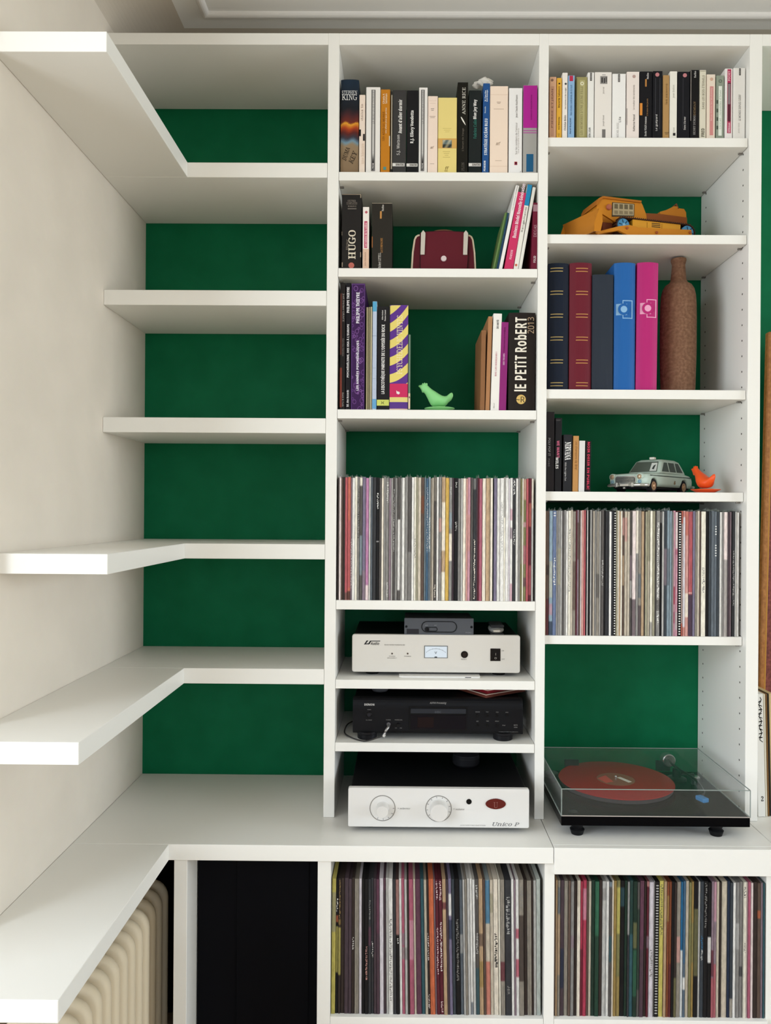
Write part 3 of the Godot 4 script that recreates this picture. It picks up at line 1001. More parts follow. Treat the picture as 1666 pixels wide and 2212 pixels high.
	rc(b, "ruled_line", 1228, 196, 1366, 199, "ddc4ae")
	rc(b, "ruled_line", 1228, 756, 1366, 759, "ddc4ae")
	lines(b, 1280, 1312, 250, 270, 2, "85715f")
	lines(b, 1256, 1336, 306, 314, 1, "b59c86")
	tx(b, "nrf", 1276, 566, 1306, 592, 0, "a08a76", "serif", 0.3)
	lines(b, 1268, 1318, 710, 717, 1, "b59c86")
	b = bk("book", "white paperback with a tiny red square low on its spine, near the magenta one", 1374, 1480, 147, "ece9e6", {"depth": 0.17})
	tx(b, "Jean-Claude Kaufmann", 1428, 200, 1446, 378, 90, "77706c", "sans")
	tx(b, "Sur les sentiers de l'amour", 1426, 415, 1440, 665, 90, "a49c96", "sans")
	tx(b, "une enquête inédite", 1446, 460, 1456, 655, 90, "b8b0aa", "sans")
	rc(b, "red_square", 1418, 722, 1440, 748, "a03038")
	rc(b, "dark_square", 1424, 728, 1436, 744, "4a2a4e")
	b = bk("book", "magenta and grey paperback at the right end of the top shelf", 1486, 1596, 125, "a5a39e", {"depth": 0.17})
	rc(b, "magenta_field", 1486, 126, 1596, 458, "ae2590")
	rc(b, "magenta_stripe", 1486, 474, 1596, 482, "b0609c")
	rc(b, "magenta_stripe", 1486, 492, 1596, 500, "b0609c")
	tx(b, "SOINS ET PREVENTION", 1546, 200, 1556, 395, 90, "7c1468")
	rc(b, "blue_field", 1512, 662, 1566, 800, "1f5a82")
	# a crumpled paper lying across the books
	var cp := thing("crumpled_paper", "crumpled white paper lying on top of the slim blue book", "paper", at_crop(1168, 128, -0.05))
	st = begin()
	for k in 5:
		var rings := []
		var c0 := Vector3(rng.randf_range(-0.014, 0.014), rng.randf_range(-0.004, 0.006), rng.randf_range(-0.012, 0.01)) if k > 0 else Vector3(0.014, 0.008, 0)
		for q in 6:
			var t := q / 5.0
			var ring := []
			for i in 7:
				var r := 0.011 * sin(PI * clampf(t, 0.04, 0.96)) * rng.randf_range(0.6, 1.3)
				ring.append(c0 + Vector3(cos(TAU * i / 7) * r * 1.3, lerpf(-0.008, 0.012, t), sin(TAU * i / 7) * r))
			rings.append(ring)
		loft(st, rings)
	part("sheet", st, mat("e4dfd6", 0.9), cp)
	# second shelf
	crop(720, 390, 0.2761)
	row(580, yU.m2, -0.012, "books on the second shelf of the middle column")
	b = bk("book", "thick worn black box of collected novels at the left end of the second shelf", 66, 220, 105, "201d1b", {"depth": 0.2})
	tx(b, "HUGO", 120, 388, 174, 614, 90, "d8cdb8", "serif bold")
	tx(b, "Victor", 100, 460, 116, 545, 90, "8a7f70", "serif", 0.3)
	tx(b, "OEUVRES", 114, 152, 176, 166, 0, "8a8075", "serif")
	tx(b, "COMPLETES", 104, 170, 188, 183, 0, "8a8075", "serif")
	rc(b, "ruled_line", 104, 188, 188, 190, "6c645a")
	tx(b, "ROMANS II", 116, 196, 180, 208, 0, "8a8075", "serif")
	rc(b, "ruled_line", 114, 219, 182, 223, "9c9286")
	for e in [[66, 106, 218, 111], [212, 112, 219, 136], [212, 560, 218, 600], [66, 400, 70, 430], [67, 640, 74, 676]]:
		rc(b, "worn_edge", e[0], e[1], e[2], e[3], "9c8d7a")
	st = begin()
	disc(st, onto(b, 142, 664), 0.0075, 0.0004, 20)
	part("publisher_mark", st, mat("b8685c"), b)
	b = bk("book", "slim white and pink paperback between the two thick black boxes", 230, 281, 208, "eee5dc")
	rc(b, "pink_panel", 244, 318, 266, 528, "bf4a68")
	tx(b, "Les raisins de la colère", 248, 330, 262, 520, 90, "f0dede")
	rc(b, "tan_panel", 232, 535, 280, 688, "dcb9a0")
	tx(b, "John Steinbeck", 244, 560, 260, 670, 90, "b08c78")
	st = begin()
	disc(st, onto(b, 259, 248), 0.0034, 0.0004, 16)
	part("publisher_mark", st, mat("b9606a"), b)
	b = bk("book", "thick near-black paperback with small orange marks, left of the burgundy case", 302, 462, 176, "29251f", {"depth": 0.19})
	rc(b, "orange_mark", 366, 240, 380, 298, "b98448")
	rc(b, "worn_edge", 303, 176, 462, 181, "8d8272")
	tx(b, "folio", 380, 190, 396, 240, 90, "c9c4bb")
	tx(b, "Robert LITTELL", 352, 565, 372, 684, 90, "d6d1c8", "serif")
	tx(b, "LA COMPAGNIE", 370, 450, 386, 566, 90, "c08a4c", "serif")
	rc(b, "orange_mark", 302, 438, 308, 525, "a8683a")
	# the leaning group at the right
	var grp := "leaning books at the right end of the second shelf"
	row_group = grp
	lean_book("thin olive green brochure, leftmost of the leaning books", 1248, 1262, 1345, 1358, 254, "66804a", 0.16, false)
	lean_book("thin dark green brochure second from left among the leaning books", 1263, 1276, 1356, 1366, 252, "3b5a35", 0.16, false)
	lean_book("thin navy brochure third from left among the leaning books", 1277, 1292, 1364, 1378, 256, "23405e", 0.15, false)
	b = lean_book("slim white book leaning left of the pink one", 1294, 1322, 1432, 1455, 42, "ece9e4", 0.2, false)
	tilt_text(b, "Les nouveaux modèles économiques", 0.50, 0.06, 0.46, 0.28, "8a8580", "sans")
	b = lean_book("bright pink leaning book with white lettering", 1336, 1408, 1450, 1510, 100, "c93562", 0.2, false)
	tilt_text(b, "Business Model Nouvelle Génération", 0.48, 0.24, 0.70, 0.42, "f3dfe4", "sans bold")
	tilt_text(b, "PEARSON", 0.5, 0.81, 0.12, 0.26, "f0b9c8", "sans bold")
	b = lean_book("white leaning book with a blue head and grey lettering", 1410, 1447, 1518, 1562, 36, "eae6dc", 0.2, false)
	b.set_meta("bulge", 0.0)
	strip(b, "blue_head", -1, 1, float(b.get_meta("h")) * 0.755, float(b.get_meta("h")) * 0.999, mat("2686b4"), 0.0004)
	tilt_text(b, "Rangements", 0.52, 0.41, 0.29, 0.5, "8d8a84", "sans")
	st = begin()
	disc(st, Vector3(-0.001, 0.012, 0), 0.0032, 0.0004, 14)
	part("publisher_mark", st, mat("c46a50"), b)
	lean_book("slim plain white leaning book at the right of the leaning group", 1448, 1474, 1563, 1586, 55, "e8e5dc", 0.2, false)
	b = lean_book("burgundy book standing against the middle upright on the second shelf", 1548, 1594, 1574, 1602, 175, "6f1c33", 0.2, false)
	tilt_text(b, "DEGAS", 0.5, 0.42, 0.18, 0.5, "c59aa4", "serif")
	tilt_text(b, "FOLIO", 0.55, 0.84, 0.1, 0.4, "e0d2d2", "sans bold")
	strip(b, "head_picture", -1, 1, float(b.get_meta("h")) * 0.87, float(b.get_meta("h")) * 0.97, mat("a8808a"), 0.0004)
	# third shelf
	crop(720, 590, 0.2761)
	row(885, yU.m3, -0.012, "books on the third shelf of the middle column")
	b = bk("book", "tall thin black book against the left upright on the third shelf", 52, 94, 77, "1d1817", {"depth": 0.25})
	rc(b, "brown_field", 52, 160, 66, 640, "5b332a")
	rc(b, "rust_field", 52, 740, 66, 1050, "7c3a2e")
	tx(b, "Joël Dicker GRACE", 72, 160, 86, 380, -90, "a8a09a", "serif")
	tx(b, "Slick Slim Sheridan", 72, 510, 84, 650, -90, "7c7570", "serif")
	tx(b, "Rock & Folk", 70, 935, 82, 1045, -90, "8a8580")
	b = bk("book", "tall black book with white lettering, left of the purple patterned one", 97, 138, 78, "161319", {"depth": 0.26})
	tx(b, "PHILIPPE THIEYRE", 107, 110, 126, 310, 90, "eae6e6")
	tx(b, "PSYCHÉDÉLISME, DES USA À L'EUROPE", 105, 400, 124, 815, 90, "eae6e6")
	tx(b, "Ed. des Accords", 104, 915, 120, 1045, 90, "e0dcdc")
	b = bk("book", "tall purple book with a pattern of rings on its spine", 141, 247, 82, "3b1b4f", {"depth": 0.26})
	im = Image.create(96, 720, false, Image.FORMAT_RGB8)
	im.fill(Color("3a1c4c"))
	for k in 70:
		var c := Vector2(rng.randf() * 96, rng.randf() * 720)
		var r := rng.randf_range(7, 16)
		var tone := Color("5d3672").lerp(Color("7d5590"), rng.randf())
		for i in 120:
			for q in 4:
				var p := c + Vector2(r - q, 0).rotated(TAU * i / 120)
				if Rect2(0, 0, 96, 720).has_point(p):
					im.set_pixel(int(p.x), int(p.y), tone)
	for x in 96:
		for y in 720:
			if x < 5 or x > 90 or y < 5:
				im.set_pixel(x, y, Color("5c3a74"))
	strip(b, "ring_pattern", -1, 1, 0.001, float(b.get_meta("h")) - 0.001, printed(im), 0.0002)
	tx(b, "PHILIPPE THIEYRE", 181, 150, 205, 392, 90, "f0ecf2")
	tx(b, "LES ANNÉES PSYCHÉDÉLIQUES", 178, 528, 202, 918, 90, "f0ecf2")
	for k in 3:
		bk("magazine", "thin khaki magazine, %s of three between purple and pale blue spines" % ["leftmost", "middle", "rightmost"][k], 257 + 16 * k, 272 + 16 * k, 268 - 2 * k, ["9c9272", "857c60", "b0a688"][k], {"depth": 0.2, "cat": "magazine"})
	b = bk("book", "thin pale blue book rising above the magazines on the third shelf", 306, 341, 222, "b9c3d6", {"depth": 0.22})
	rc(b, "blue_head", 306, 223, 341, 300, "58a3c8")
	rc(b, "blue_foot", 306, 985, 341, 1060, "6aa3cc")
	lines(b, 308, 336, 480, 500, 1, "8a93a8")
	lines(b, 308, 336, 700, 950, 3, "9aa2b4")
	b = bk("book", "black guide with white lettering and a lime yellow band at its foot", 343, 444, 262, "1b191b", {"depth": 0.2})
	tx(b, "LA DISCOTHÈQUE PARFAITE DE L'ODYSSÉE DU ROCK", 372, 402, 406, 945, 90, "efece8")
	tx(b, "Gilles Verlant", 380, 290, 391, 365, 90, "d4d0cc")
	tx(b, "Thomas Caussé", 401, 288, 412, 376, 90, "d4d0cc")
	rc(b, "lime_band", 340, 990, 436, 1037, "cdd06a")
	tx(b, ")(", 372, 1002, 400, 1026, 0, "3c3c28", "serif")
	b = bk("book", "thick book with yellow and purple rays and a pink block on its spine", 440, 586, 250, "56307e", {"depth": 0.22, "bulge": 0.002})
	im = Image.create(96, 540, false, Image.FORMAT_RGB8)
	for y in 540:
		for x in 96:
			var yy := y + x * 0.62 + x * x * 0.004
			var on := fmod(yy + 700.0 - (y * 0.12) * (x / 96.0), 88.0) < 44.0
			im.set_pixel(x, y, Color("e2cf72") if on else Color("5c3488"))
	for y in range(405, 540):
		for x in 96:
			im.set_pixel(x, y, Color("c8305e") if y < 475 else Color("e0cf80") if y < 500 else Color("5c3a86") if y < 534 else Color("d8b8a0"))
	strip(b, "ray_pattern", -1, 1, 0.001, float(b.get_meta("h")) - 0.001, printed(im), 0.0002)
	tx(b, "PSYCHEDELIC VINYLS", 498, 330, 540, 790, 90, "efe0b8", "serif")
	st = begin()
	disc(st, onto(b, 510, 938), 0.0036, 0.0014, 14)
	tri(st, onto(b, 494, 918) + Vector3(0, 0, 0.002), onto(b, 512, 935) + Vector3(0, 0, 0.002), onto(b, 496, 945) + Vector3(0, 0, 0.002), Vector3.BACK)
	part("white_bird_print", st, mat("ece4e0"), b)
	b = bk("book", "thin grey-green booklet with a cream foot, right of the yellow and purple one", 588, 605, 482, "6d8270", {"depth": 0.2})
	rc(b, "cream_foot", 588, 940, 605, 1062, "dcc6a8")
	rc(b, "print_mark", 592, 965, 600, 978, "3a302c")
	b = bk("book", "plain brown notebook, leftmost of the group at the right of the third shelf", 1150, 1188, 448, "8d6240", {"depth": 0.17, "lean": -0.7})
	b = bk("book", "plain light brown notebook next to the white leaning book on the third shelf", 1192, 1226, 340, "ad7c54", {"depth": 0.18, "lean": -1.5})
	b = bk("book", "white book leaning beside the slim magenta one on the third shelf", 1232, 1300, 318, "eee9e2", {"depth": 0.2, "lean": -1.5})
	tilt_text(b, "DE ANTÓ", 0.5, 0.11, 0.09, 0.3, "3c3836", "sans bold")
	tilt_text(b, "BAS LES MASQUES !", 0.5, 0.52, 0.25, 0.22, "c98a94", "sans bold")
	tilt_text(b, "Seuil", 0.4, 0.95, 0.05, 0.14, "9a948e", "sans")
	b = bk("book", "slim magenta book leaning against the thick black dictionary", 1298, 1356, 385, "8c2a72", {"depth": 0.2, "lean": -1.3})
	tilt_text(b, "Une brève histoire de l'intelligence", 0.5, 0.20, 0.28, 0.2, "5c1648", "sans")
	tilt_text(b, "SEX TOURS", 0.48, 0.42, 0.13, 0.22, "dcb4d0", "sans bold")
	b = bk("book", "thick black dictionary with large cream lettering at the right of the third shelf", 1372, 1582, 310, "231c19", {"depth": 0.24, "bulge": 0.003})
	tx(b, "lE PETiT RobERT", 1420, 345, 1510, 925, 90, "eee6d6", "sans bold")
	tx(b, "2013", 1522, 345, 1572, 472, 90, "b49a7c", "sans")
	st = begin()
	disc(st, onto(b, 1470, 988) + Vector3(0, 0, -0.0002), 0.0122, 0.0006, 32)
	part("gold_roundel", st, mat("d8b66c"), b)
	tx(b, "~R", 1430, 966, 1498, 1012, 0, "2c241c", "sans")

func tall_frame(b: Node3D, x0: float, x1: float, y0: float, y1: float) -> void:
	rc(b, "grey_panel", x0, y0, x1, y1, "c9c6c2")
	rc(b, "dark_edge", x0, y0, x0 + 4, y1, "6c6866", 0.0005)
	rc(b, "dark_edge", x1 - 4, y0, x1, y1, "6c6866", 0.0005)
	rc(b, "dark_edge", x0, y0, x1, y0 + 4, "6c6866", 0.0005)
	var a := onto(b, x0, y0 + (y1 - y0) * 0.76)
	var c := onto(b, x1, y1)
	var im := Image.create(8, 64, false, Image.FORMAT_RGB8)
	for y in 64:
		for x in 8:
			im.set_pixel(x, y, Color("c9c6c2").lerp(Color("1d1b1b"), smoothstep(0.0, 0.7, y / 64.0)))
	strip(b, "shaded_panel", a.x + 0.0006, c.x - 0.0006, maxf(c.y, 0.001), a.y, printed(im), 0.00045)
	tx(b, "LA MORT DU ROI TSONGOR", x0 + 6, y0 + 12, x1 - 6, y0 + (y1 - y0) * 0.42, 90, "8a8682", "serif")
	tx(b, "J. POCHE", x0 + 6, y1 - 62, x1 - 6, y1 - 4, 90, "d8d4d0", "sans bold")

func foot_band(b: Node3D, x0: float, x1: float, y0: float, y1: float) -> void:
	rc(b, "white_band", x0, y0, x1, y1, "dcd8d2")
	var a := onto(b, x0 + (x1 - x0) * 0.28, y0 + 4)
	var c := onto(b, x1 - (x1 - x0) * 0.06, y1 - 4)
	letters(b, "SONATINE", Vector3((a.x + c.x) / 2, (a.y + c.y) / 2, 0.0005), c.x - a.x, absf(a.y - c.y), 0, mat("5a5654"), "sans bold")

func lean_book(label: String, b0: float, b1: float, t0: float, t1: float, yt: float, hex: String, depth: float, tilt_all: bool) -> Node3D:
	# a leaning book from the places of its foot and head in the photo crop
	var z := row_z
	var pb := at_crop((b0 + b1) / 2, (base_py - oy) / sc, z)
	var pt := at_crop((t0 + t1) / 2, yt, z)
	pb.y = base_y
	var lean := atan2(pt.x - pb.x, pt.y - pb.y)
	var w := (at_crop(b1, yt, z).x - at_crop(b0, yt, z).x) * cos(lean) * 0.96
	var h := (pt.y - pb.y) / cos(lean)
	var o := thing("book", label, "book", Vector3(pb.x, base_y + absf(sin(lean)) * w / 2 + 0.0003, z), 0.0, row_group)
	o.rotation.z = -lean
	o.set_meta("w", w)
	o.set_meta("h", h)
	o.set_meta("bulge", 0.0)
	var t := minf(0.0012, w * 0.2)
	var poly := PackedVector2Array(spine_profile(w, 0.0))
	for p in [Vector2(w / 2, -depth), Vector2(w / 2 - t, -depth), Vector2(w / 2 - t, -0.002), Vector2(-w / 2 + t, -0.002), Vector2(-w / 2 + t, -depth), Vector2(-w / 2, -depth)]:
		poly.append(p)
	var st := begin()
	extrude(st, poly, 0.0, h, "xz")
	part("cover", st, mat(hex, 0.45), o)
	part("page_block", bbox(Vector3(-w / 2 + t, 0.0008, -depth + 0.001), Vector3(w / 2 - t, h - 0.0008, -0.002), 0.0), mat("e4d9c2", 0.9), o)
	return o

func tilt_text(o: Node3D, s: String, u: float, v: float, len_part: float, h_part: float, hex: String, kind: String) -> void:
	var w: float = o.get_meta("w")
	var h: float = o.get_meta("h")
	letters(o, s, Vector3((u - 0.5) * w, h * (1.0 - v), 0.0004), h * len_part, w * h_part, 90, mat(hex, 0.5), kind)

# ------------------------------------------------------------------ books, right column
func books_right() -> void:
	var b: Node3D
	crop(1170, 130, 0.2977)
	row(297, yU.r1, -0.02, "paperbacks on the top shelf of the right column")
	b = bk("paperback", "small peach paperback at the left end of the right top shelf", 60, 108, 122, "d8ab8a")
	rc(b, "title_panel", 70, 190, 90, 552, "c4957a")
	tx(b, "PIERRE ET JEAN", 73, 210, 86, 490, 90, "7c5848", "sans")
	dot(b, 78, 145, 0.0034, "8a6a58")
	b = bk("paperback", "small yellow paperback second on the right top shelf", 110, 148, 130, "e0aa3c")
	tx(b, "Manette Salomon", 120, 190, 134, 345, 90, "6c4c1c", "sans")
	tx(b, "Anne Wiazemsky", 122, 412, 134, 505, 90, "4c3818", "sans")
	dot(b, 130, 170, 0.0022, "3c3018")
	lines(b, 118, 132, 530, 555, 2, "5c4420")
	b = bk("paperback", "cream paperback between the yellow and the pale blue ones", 151, 190, 92, "ece4da")
	tx(b, "Des hommes et des nuages", 170, 200, 182, 355, 90, "8c847c", "sans")
	tx(b, "Christian Bobin", 164, 400, 178, 510, 90, "5c544e", "sans")
	dot(b, 176, 172, 0.0028, "4c4c4c")
	b = bk("paperback", "pale blue paperback with a red patch at its head", 193, 241, 112, "8fb3d6")
	rc(b, "red_patch", 204, 113, 229, 152, "b8304c")
	tx(b, "Nos étoiles contraires de la nuit", 208, 180, 222, 400, 90, "5c7c9c", "sans")
	tx(b, "René Barjavel", 204, 420, 218, 535, 90, "3c5878", "sans")
	b = bk("paperback", "olive gold paperback with framed panels", 252, 333, 123, "9a9260")
	rc(b, "title_panel", 278, 145, 312, 556, "b2aa78")
	tx(b, "LES MEMOIRES D'UNE JEUNE FILLE", 284, 190, 304, 545, 90, "76704c", "serif")
	rc(b, "dark_edge", 248, 130, 256, 562, "4c4832")
	st_ring(b, 295, 170, 0.0046, 0.0026, "e6e2c8")
	b = bk("paperback", "slim white paperback with a black tab, right of the olive gold one", 335, 382, 90, "ebe8e2")
	tab(b, 353, 366, 92, 150)
	tx(b, "NINA LUGAN", 342, 490, 356, 560, 90, "5c5856", "sans")
	b = bk("paperback", "broad cream-white paperback with a small photograph near its head", 386, 510, 88, "e9e2da", {"depth": 0.17})
	rc(b, "small_photo", 427, 116, 478, 172, "8c8884")
	rc(b, "photo_figure", 436, 126, 444, 164, "2c2a2a", 0.0005)
	rc(b, "photo_figure", 452, 130, 460, 166, "3a3838", 0.0005)
	rc(b, "photo_figure", 466, 124, 473, 160, "55504c", 0.0005)
	lines(b, 440, 466, 104, 110, 1, "5c5856")
	rc(b, "grey_tab", 440, 502, 464, 564, "77736f")
	tx(b, "Journal", 444, 195, 458, 245, 90, "b0aaa4", "sans")
	tx(b, "Joseph Kessel", 444, 400, 458, 480, 90, "a8a29c", "sans")
	b = bk("paperback", "white paperback with a black tab at its head, left of the pinkish cream one", 514, 612, 100, "efece8", {"depth": 0.17})
	tab(b, 556, 570, 102, 158)
	tx(b, "Lila", 560, 412, 576, 450, 90, "6c6866", "sans")
	tx(b, "MICHEL BUSSI", 546, 455, 560, 560, 90, "bcb8b4", "sans")
	b = bk("paperback", "pinkish cream paperback with a pale round mark, left of the black ones", 618, 710, 85, "ece0d8", {"depth": 0.17})
	dot(b, 672, 118, 0.0042, "b89c94")
	tx(b, "La couleur des sentiments", 664, 180, 676, 360, 90, "a49890", "sans")
	tx(b, "Katherine Pancol", 664, 395, 678, 515, 90, "4c4440", "sans")
	rc(b, "grey_smudge", 616, 350, 622, 470, "8c8480")
	b = bk("paperback", "black paperback with an orange block on its left edge", 713, 804, 83, "151418", {"depth": 0.17})
	rc(b, "orange_block", 714, 312, 732, 400, "d98c3c")
	rc(b, "orange_block", 752, 138, 764, 192, "b07a40")
	tx(b, "folio", 764, 92, 778, 138, 90, "c8c4c0")
	tx(b, "L'écume des jours", 762, 280, 776, 405, 90, "9c7850", "serif")
	tx(b, "Boris VIAN romans", 748, 410, 762, 552, 90, "dcd8d4", "serif")
	b = bk("paperback", "black paperback with a pink dot, left of the tan one", 807, 879, 80, "16161a", {"depth": 0.17})
	dot(b, 841, 105, 0.0052, "c07c80")
	tx(b, "Le guépard", 828, 395, 844, 512, 90, "dcd8d4", "sans")
	rc(b, "ruled_line", 826, 130, 828, 500, "3c3c42")
	rc(b, "ruled_line", 858, 130, 860, 500, "3c3c42")
	b = bk("paperback", "short tan paperback among the black ones", 881, 928, 110, "b08a58")
	lines(b, 894, 924, 520, 540, 2, "3c2e20")
	tx(b, "les saisons", 900, 170, 914, 320, 90, "8c6c44", "sans")
	b = bk("paperback", "white paperback with a black square at its foot, between tan and black", 931, 985, 82, "eae6da", {"depth": 0.17})
	rc(b, "black_square", 954, 528, 972, 548, "2c2a2a")
	tx(b, "Joan Didion", 952, 180, 968, 275, 90, "b8b4a8", "sans")
	tx(b, "Grasset", 954, 488, 966, 522, 90, "c4c0b4", "sans")
	b = bk("paperback", "broad black paperback with a pink dot, right of the narrow white one", 989, 1077, 85, "15151a", {"depth": 0.17})
	dot(b, 1041, 110, 0.0052, "c07c80")
	tx(b, "Dune à la mer", 1032, 410, 1046, 505, 90, "dcd8d4", "sans")
	rc(b, "ruled_line", 1026, 130, 1028, 500, "34343a")
	b = bk("paperback", "black paperback with white edge wear and small brown lettering", 1081, 1144, 72, "141214", {"depth": 0.17})
	rc(b, "worn_edge", 1080, 74, 1085, 440, "a49c94")
	tx(b, "folio", 1108, 80, 1122, 128, 90, "b8b4b0")
	tx(b, "DEMIAN", 1104, 300, 1118, 400, 90, "8c7454", "serif")
	tx(b, "HENRY DUMAS", 1102, 402, 1116, 542, 90, "a8a4a0", "serif")
	b = bk("paperback", "slim beige paperback right of the worn black one", 1148, 1195, 72, "d9d2be", {"depth": 0.17})
	tx(b, "DANS LES BOIS ETERNELS", 1168, 110, 1182, 355, 90, "8c8672", "sans")
	tx(b, "FRED", 1160, 495, 1182, 555, 90, "5c5848")
	rc(b, "worn_edge", 1150, 76, 1193, 82, "a8a190")
	b = bk("paperback", "cream paperback with a long pink oval, near the right end", 1199, 1262, 104, "e6d6c4")
	rc(b, "pink_oval", 1223, 190, 1246, 545, "cf8a86")
	tx(b, "Nous étions les Mulvaney", 1228, 200, 1240, 440, 90, "e8c8c0", "sans")
	dot(b, 1235, 138, 0.0042, "cfa892")
	b = bk("paperback", "grey-green paperback with a long white oval, near the right end", 1268, 1326, 112, "8d9686")
	rc(b, "white_oval", 1286, 188, 1308, 548, "e2e6da")
	tx(b, "Conrad : nouvelles d'hiver", 1290, 215, 1302, 500, 90, "9ca494", "sans")
	for k in 4:
		rc(b, "dark_patch", 1270, 290 + 62 * k, 1282, 316 + 62 * k, "4c5448")
	st_ring(b, 1298, 152, 0.0042, 0.003, "5c6458")
	b = bk("paperback", "white paperback with a red and maroon strip, second from the right upright", 1331, 1388, 62, "ece6e2", {"depth": 0.17})
	rc(b, "red_strip", 1350, 66, 1374, 530, "b23a5c")
	rc(b, "maroon_strip", 1352, 165, 1372, 445, "5c2a38", 0.0005)
	rc(b, "grey_strip", 1354, 172, 1370, 320, "8c7c80", 0.0007)
	tx(b, "POCKET", 1355, 78, 1369, 150, 90, "e8c0c8")
	tx(b, "Millénium", 1354, 455, 1368, 525, 90, "e8c8d0")
	b = bk("paperback", "white paperback with a black tab, at the right end of the right top shelf", 1392, 1480, 58, "eeeae4", {"depth": 0.17})
	tab(b, 1434, 1447, 60, 110)
	tx(b, "LE MONDE DEPUIS OZERF", 1432, 250, 1446, 440, 90, "8c8882", "sans")
	tx(b, "JOHN KING", 1428, 455, 1440, 530, 90, "c4c0ba", "sans")
	# the albums
	crop(1170, 540, 0.2977)
	row(843, yU.r3, -0.024, "bound photo albums on the right column's third shelf")
	b = bk("photo_album", "navy bound album with pairs of gold lines, leftmost of the albums", 50, 200, 95, "161d2c", {"depth": 0.26, "bulge": 0.008, "rough": 0.6})
	for y in [136, 303, 470, 636, 802, 968]:
		rc(b, "gold_line", 68, y - 8, 158, y - 2, "b59c62")
		rc(b, "gold_line", 66, y + 14, 156, y + 20, "b59c62")
	b = bk("photo_album", "burgundy bound album with pairs of gold lines", 206, 368, 92, "681f2c", {"depth": 0.26, "bulge": 0.008, "rough": 0.6})
	for y in [138, 305, 470, 637, 803, 968]:
		rc(b, "gold_line", 252, y - 8, 340, y - 2, "c08a50")
		rc(b, "gold_line", 250, y + 14, 338, y + 20, "c08a50")
	b = bk("photo_album", "plain slate blue album, shortest of the albums", 370, 522, 178, "2d333d", {"depth": 0.25, "bulge": 0.004, "rough": 0.7})
	b = bk("photo_album", "bright blue album with a pale square emblem", 529, 686, 92, "2460a4", {"depth": 0.26, "bulge": 0.008, "rough": 0.5})
	emblem(b, 545, 364, "8ab4d8", "2460a4")
	b = bk("photo_album", "magenta pink album with a pale square emblem beside the brown bottle", 692, 846, 90, "b42a70", {"depth": 0.26, "bulge": 0.008, "rough": 0.5, "lean": -0.45})
	emblem(b, 719, 357, "eaa4c4", "b42a70")
	# the small row by the model car
	crop(1170, 860, 0.2977)
	row(1064, yU.r4, -0.03, "small books on the right column's fourth shelf")
	b = bk("book", "tall black book at the left end of the model car's shelf", 36, 94, 100, "211c1d", {"depth": 0.2})
	tx(b, "POLY POP IT", 50, 290, 64, 420, -90, "a8a4a4", "sans")
	tx(b, "P I A N O", 48, 440, 60, 495, -90, "8c8888", "sans")
	b = bk("book", "black book with pink and white lettering second on the model car's shelf", 97, 146, 145, "1b1a1c", {"depth": 0.2, "lean": -0.3})
	tx(b, "WE WANT", 112, 308, 130, 432, -90, "d06a86")
	tx(b, "MILES", 104, 432, 122, 512, -90, "e8e4e0")
	lines(b, 104, 140, 155, 166, 2, "55524f")
	b = bk("book", "glossy black book with large white lettering on the model car's shelf", 156, 222, 266, "1f1d1d", {"depth": 0.15, "lean": -0.4, "rough": 0.2})
	tx(b, "NIRVANA", 172, 318, 212, 450, -90, "eeeae6", "serif bold")
	tx(b, "With the Lights Out", 166, 465, 180, 600, -90, "c8c4c0", "sans")
	b = bk("book", "slim tan book between the black and white ones on the model car's shelf", 226, 268, 275, "bd8a52", {"depth": 0.15, "lean": -0.6})
	tx(b, "Les chansons de Brel", 246, 310, 260, 520, -90, "8c6238", "sans")
	b = bk("book", "slim plain white book left of the black one with red lettering", 270, 314, 310, "dcd9d6", {"depth": 0.14, "lean": -0.6})
	b = bk("book", "black book with red lettering at the right end of the small row", 318, 358, 312, "1d181a", {"depth": 0.14, "lean": -0.6})
	tilt2(b, "NOIR DESIR EN PUBLIC", 0.5, 0.49, 0.94, 0.42, "d8405c")

func tilt2(o: Node3D, s: String, u: float, v: float, len_part: float, h_part: float, hex: String) -> void:
	var w: float = o.get_meta("w")
	var h: float = o.get_meta("h")
	letters(o, s, Vector3((u - 0.5) * w, h * (1.0 - v), 0.0004), h * len_part, w * h_part, -90, mat(hex, 0.5), "sans bold")

func dot(b: Node3D, x: float, y: float, r: float, hex: String) -> void:
	var st := begin()
	var c := onto(b, x, y)
	c.z = 0.0
	disc(st, c, r, 0.0004, 18)
	part("round_mark", st, mat(hex), b)

func st_ring(b: Node3D, x: float, y: float, r0: float, r1: float, hex: String) -> void:
	var st := begin()
	var c := onto(b, x, y)
	c.z = 0.0003
	var keep := X
	X = Transform3D(Basis(Vector3.RIGHT, PI / 2), c)
	lathe(st, [[r1, 0.0], [r1, 0.0003], [r0, 0.0003], [r0, 0.0]], Vector3.ZERO, 18)
	X = keep
	part("ring_mark", st, mat(hex), b)

func tab(b: Node3D, x0: float, x1: float, y0: float, y1: float) -> void:
	rc(b, "black_tab", x0, y0, x1, y1, "33302e")
	tx(b, "ROMAN", x0 + 3, y0 + 5, x1 - 3, y1 - 5, 90, "b8b4b0", "sans bold")

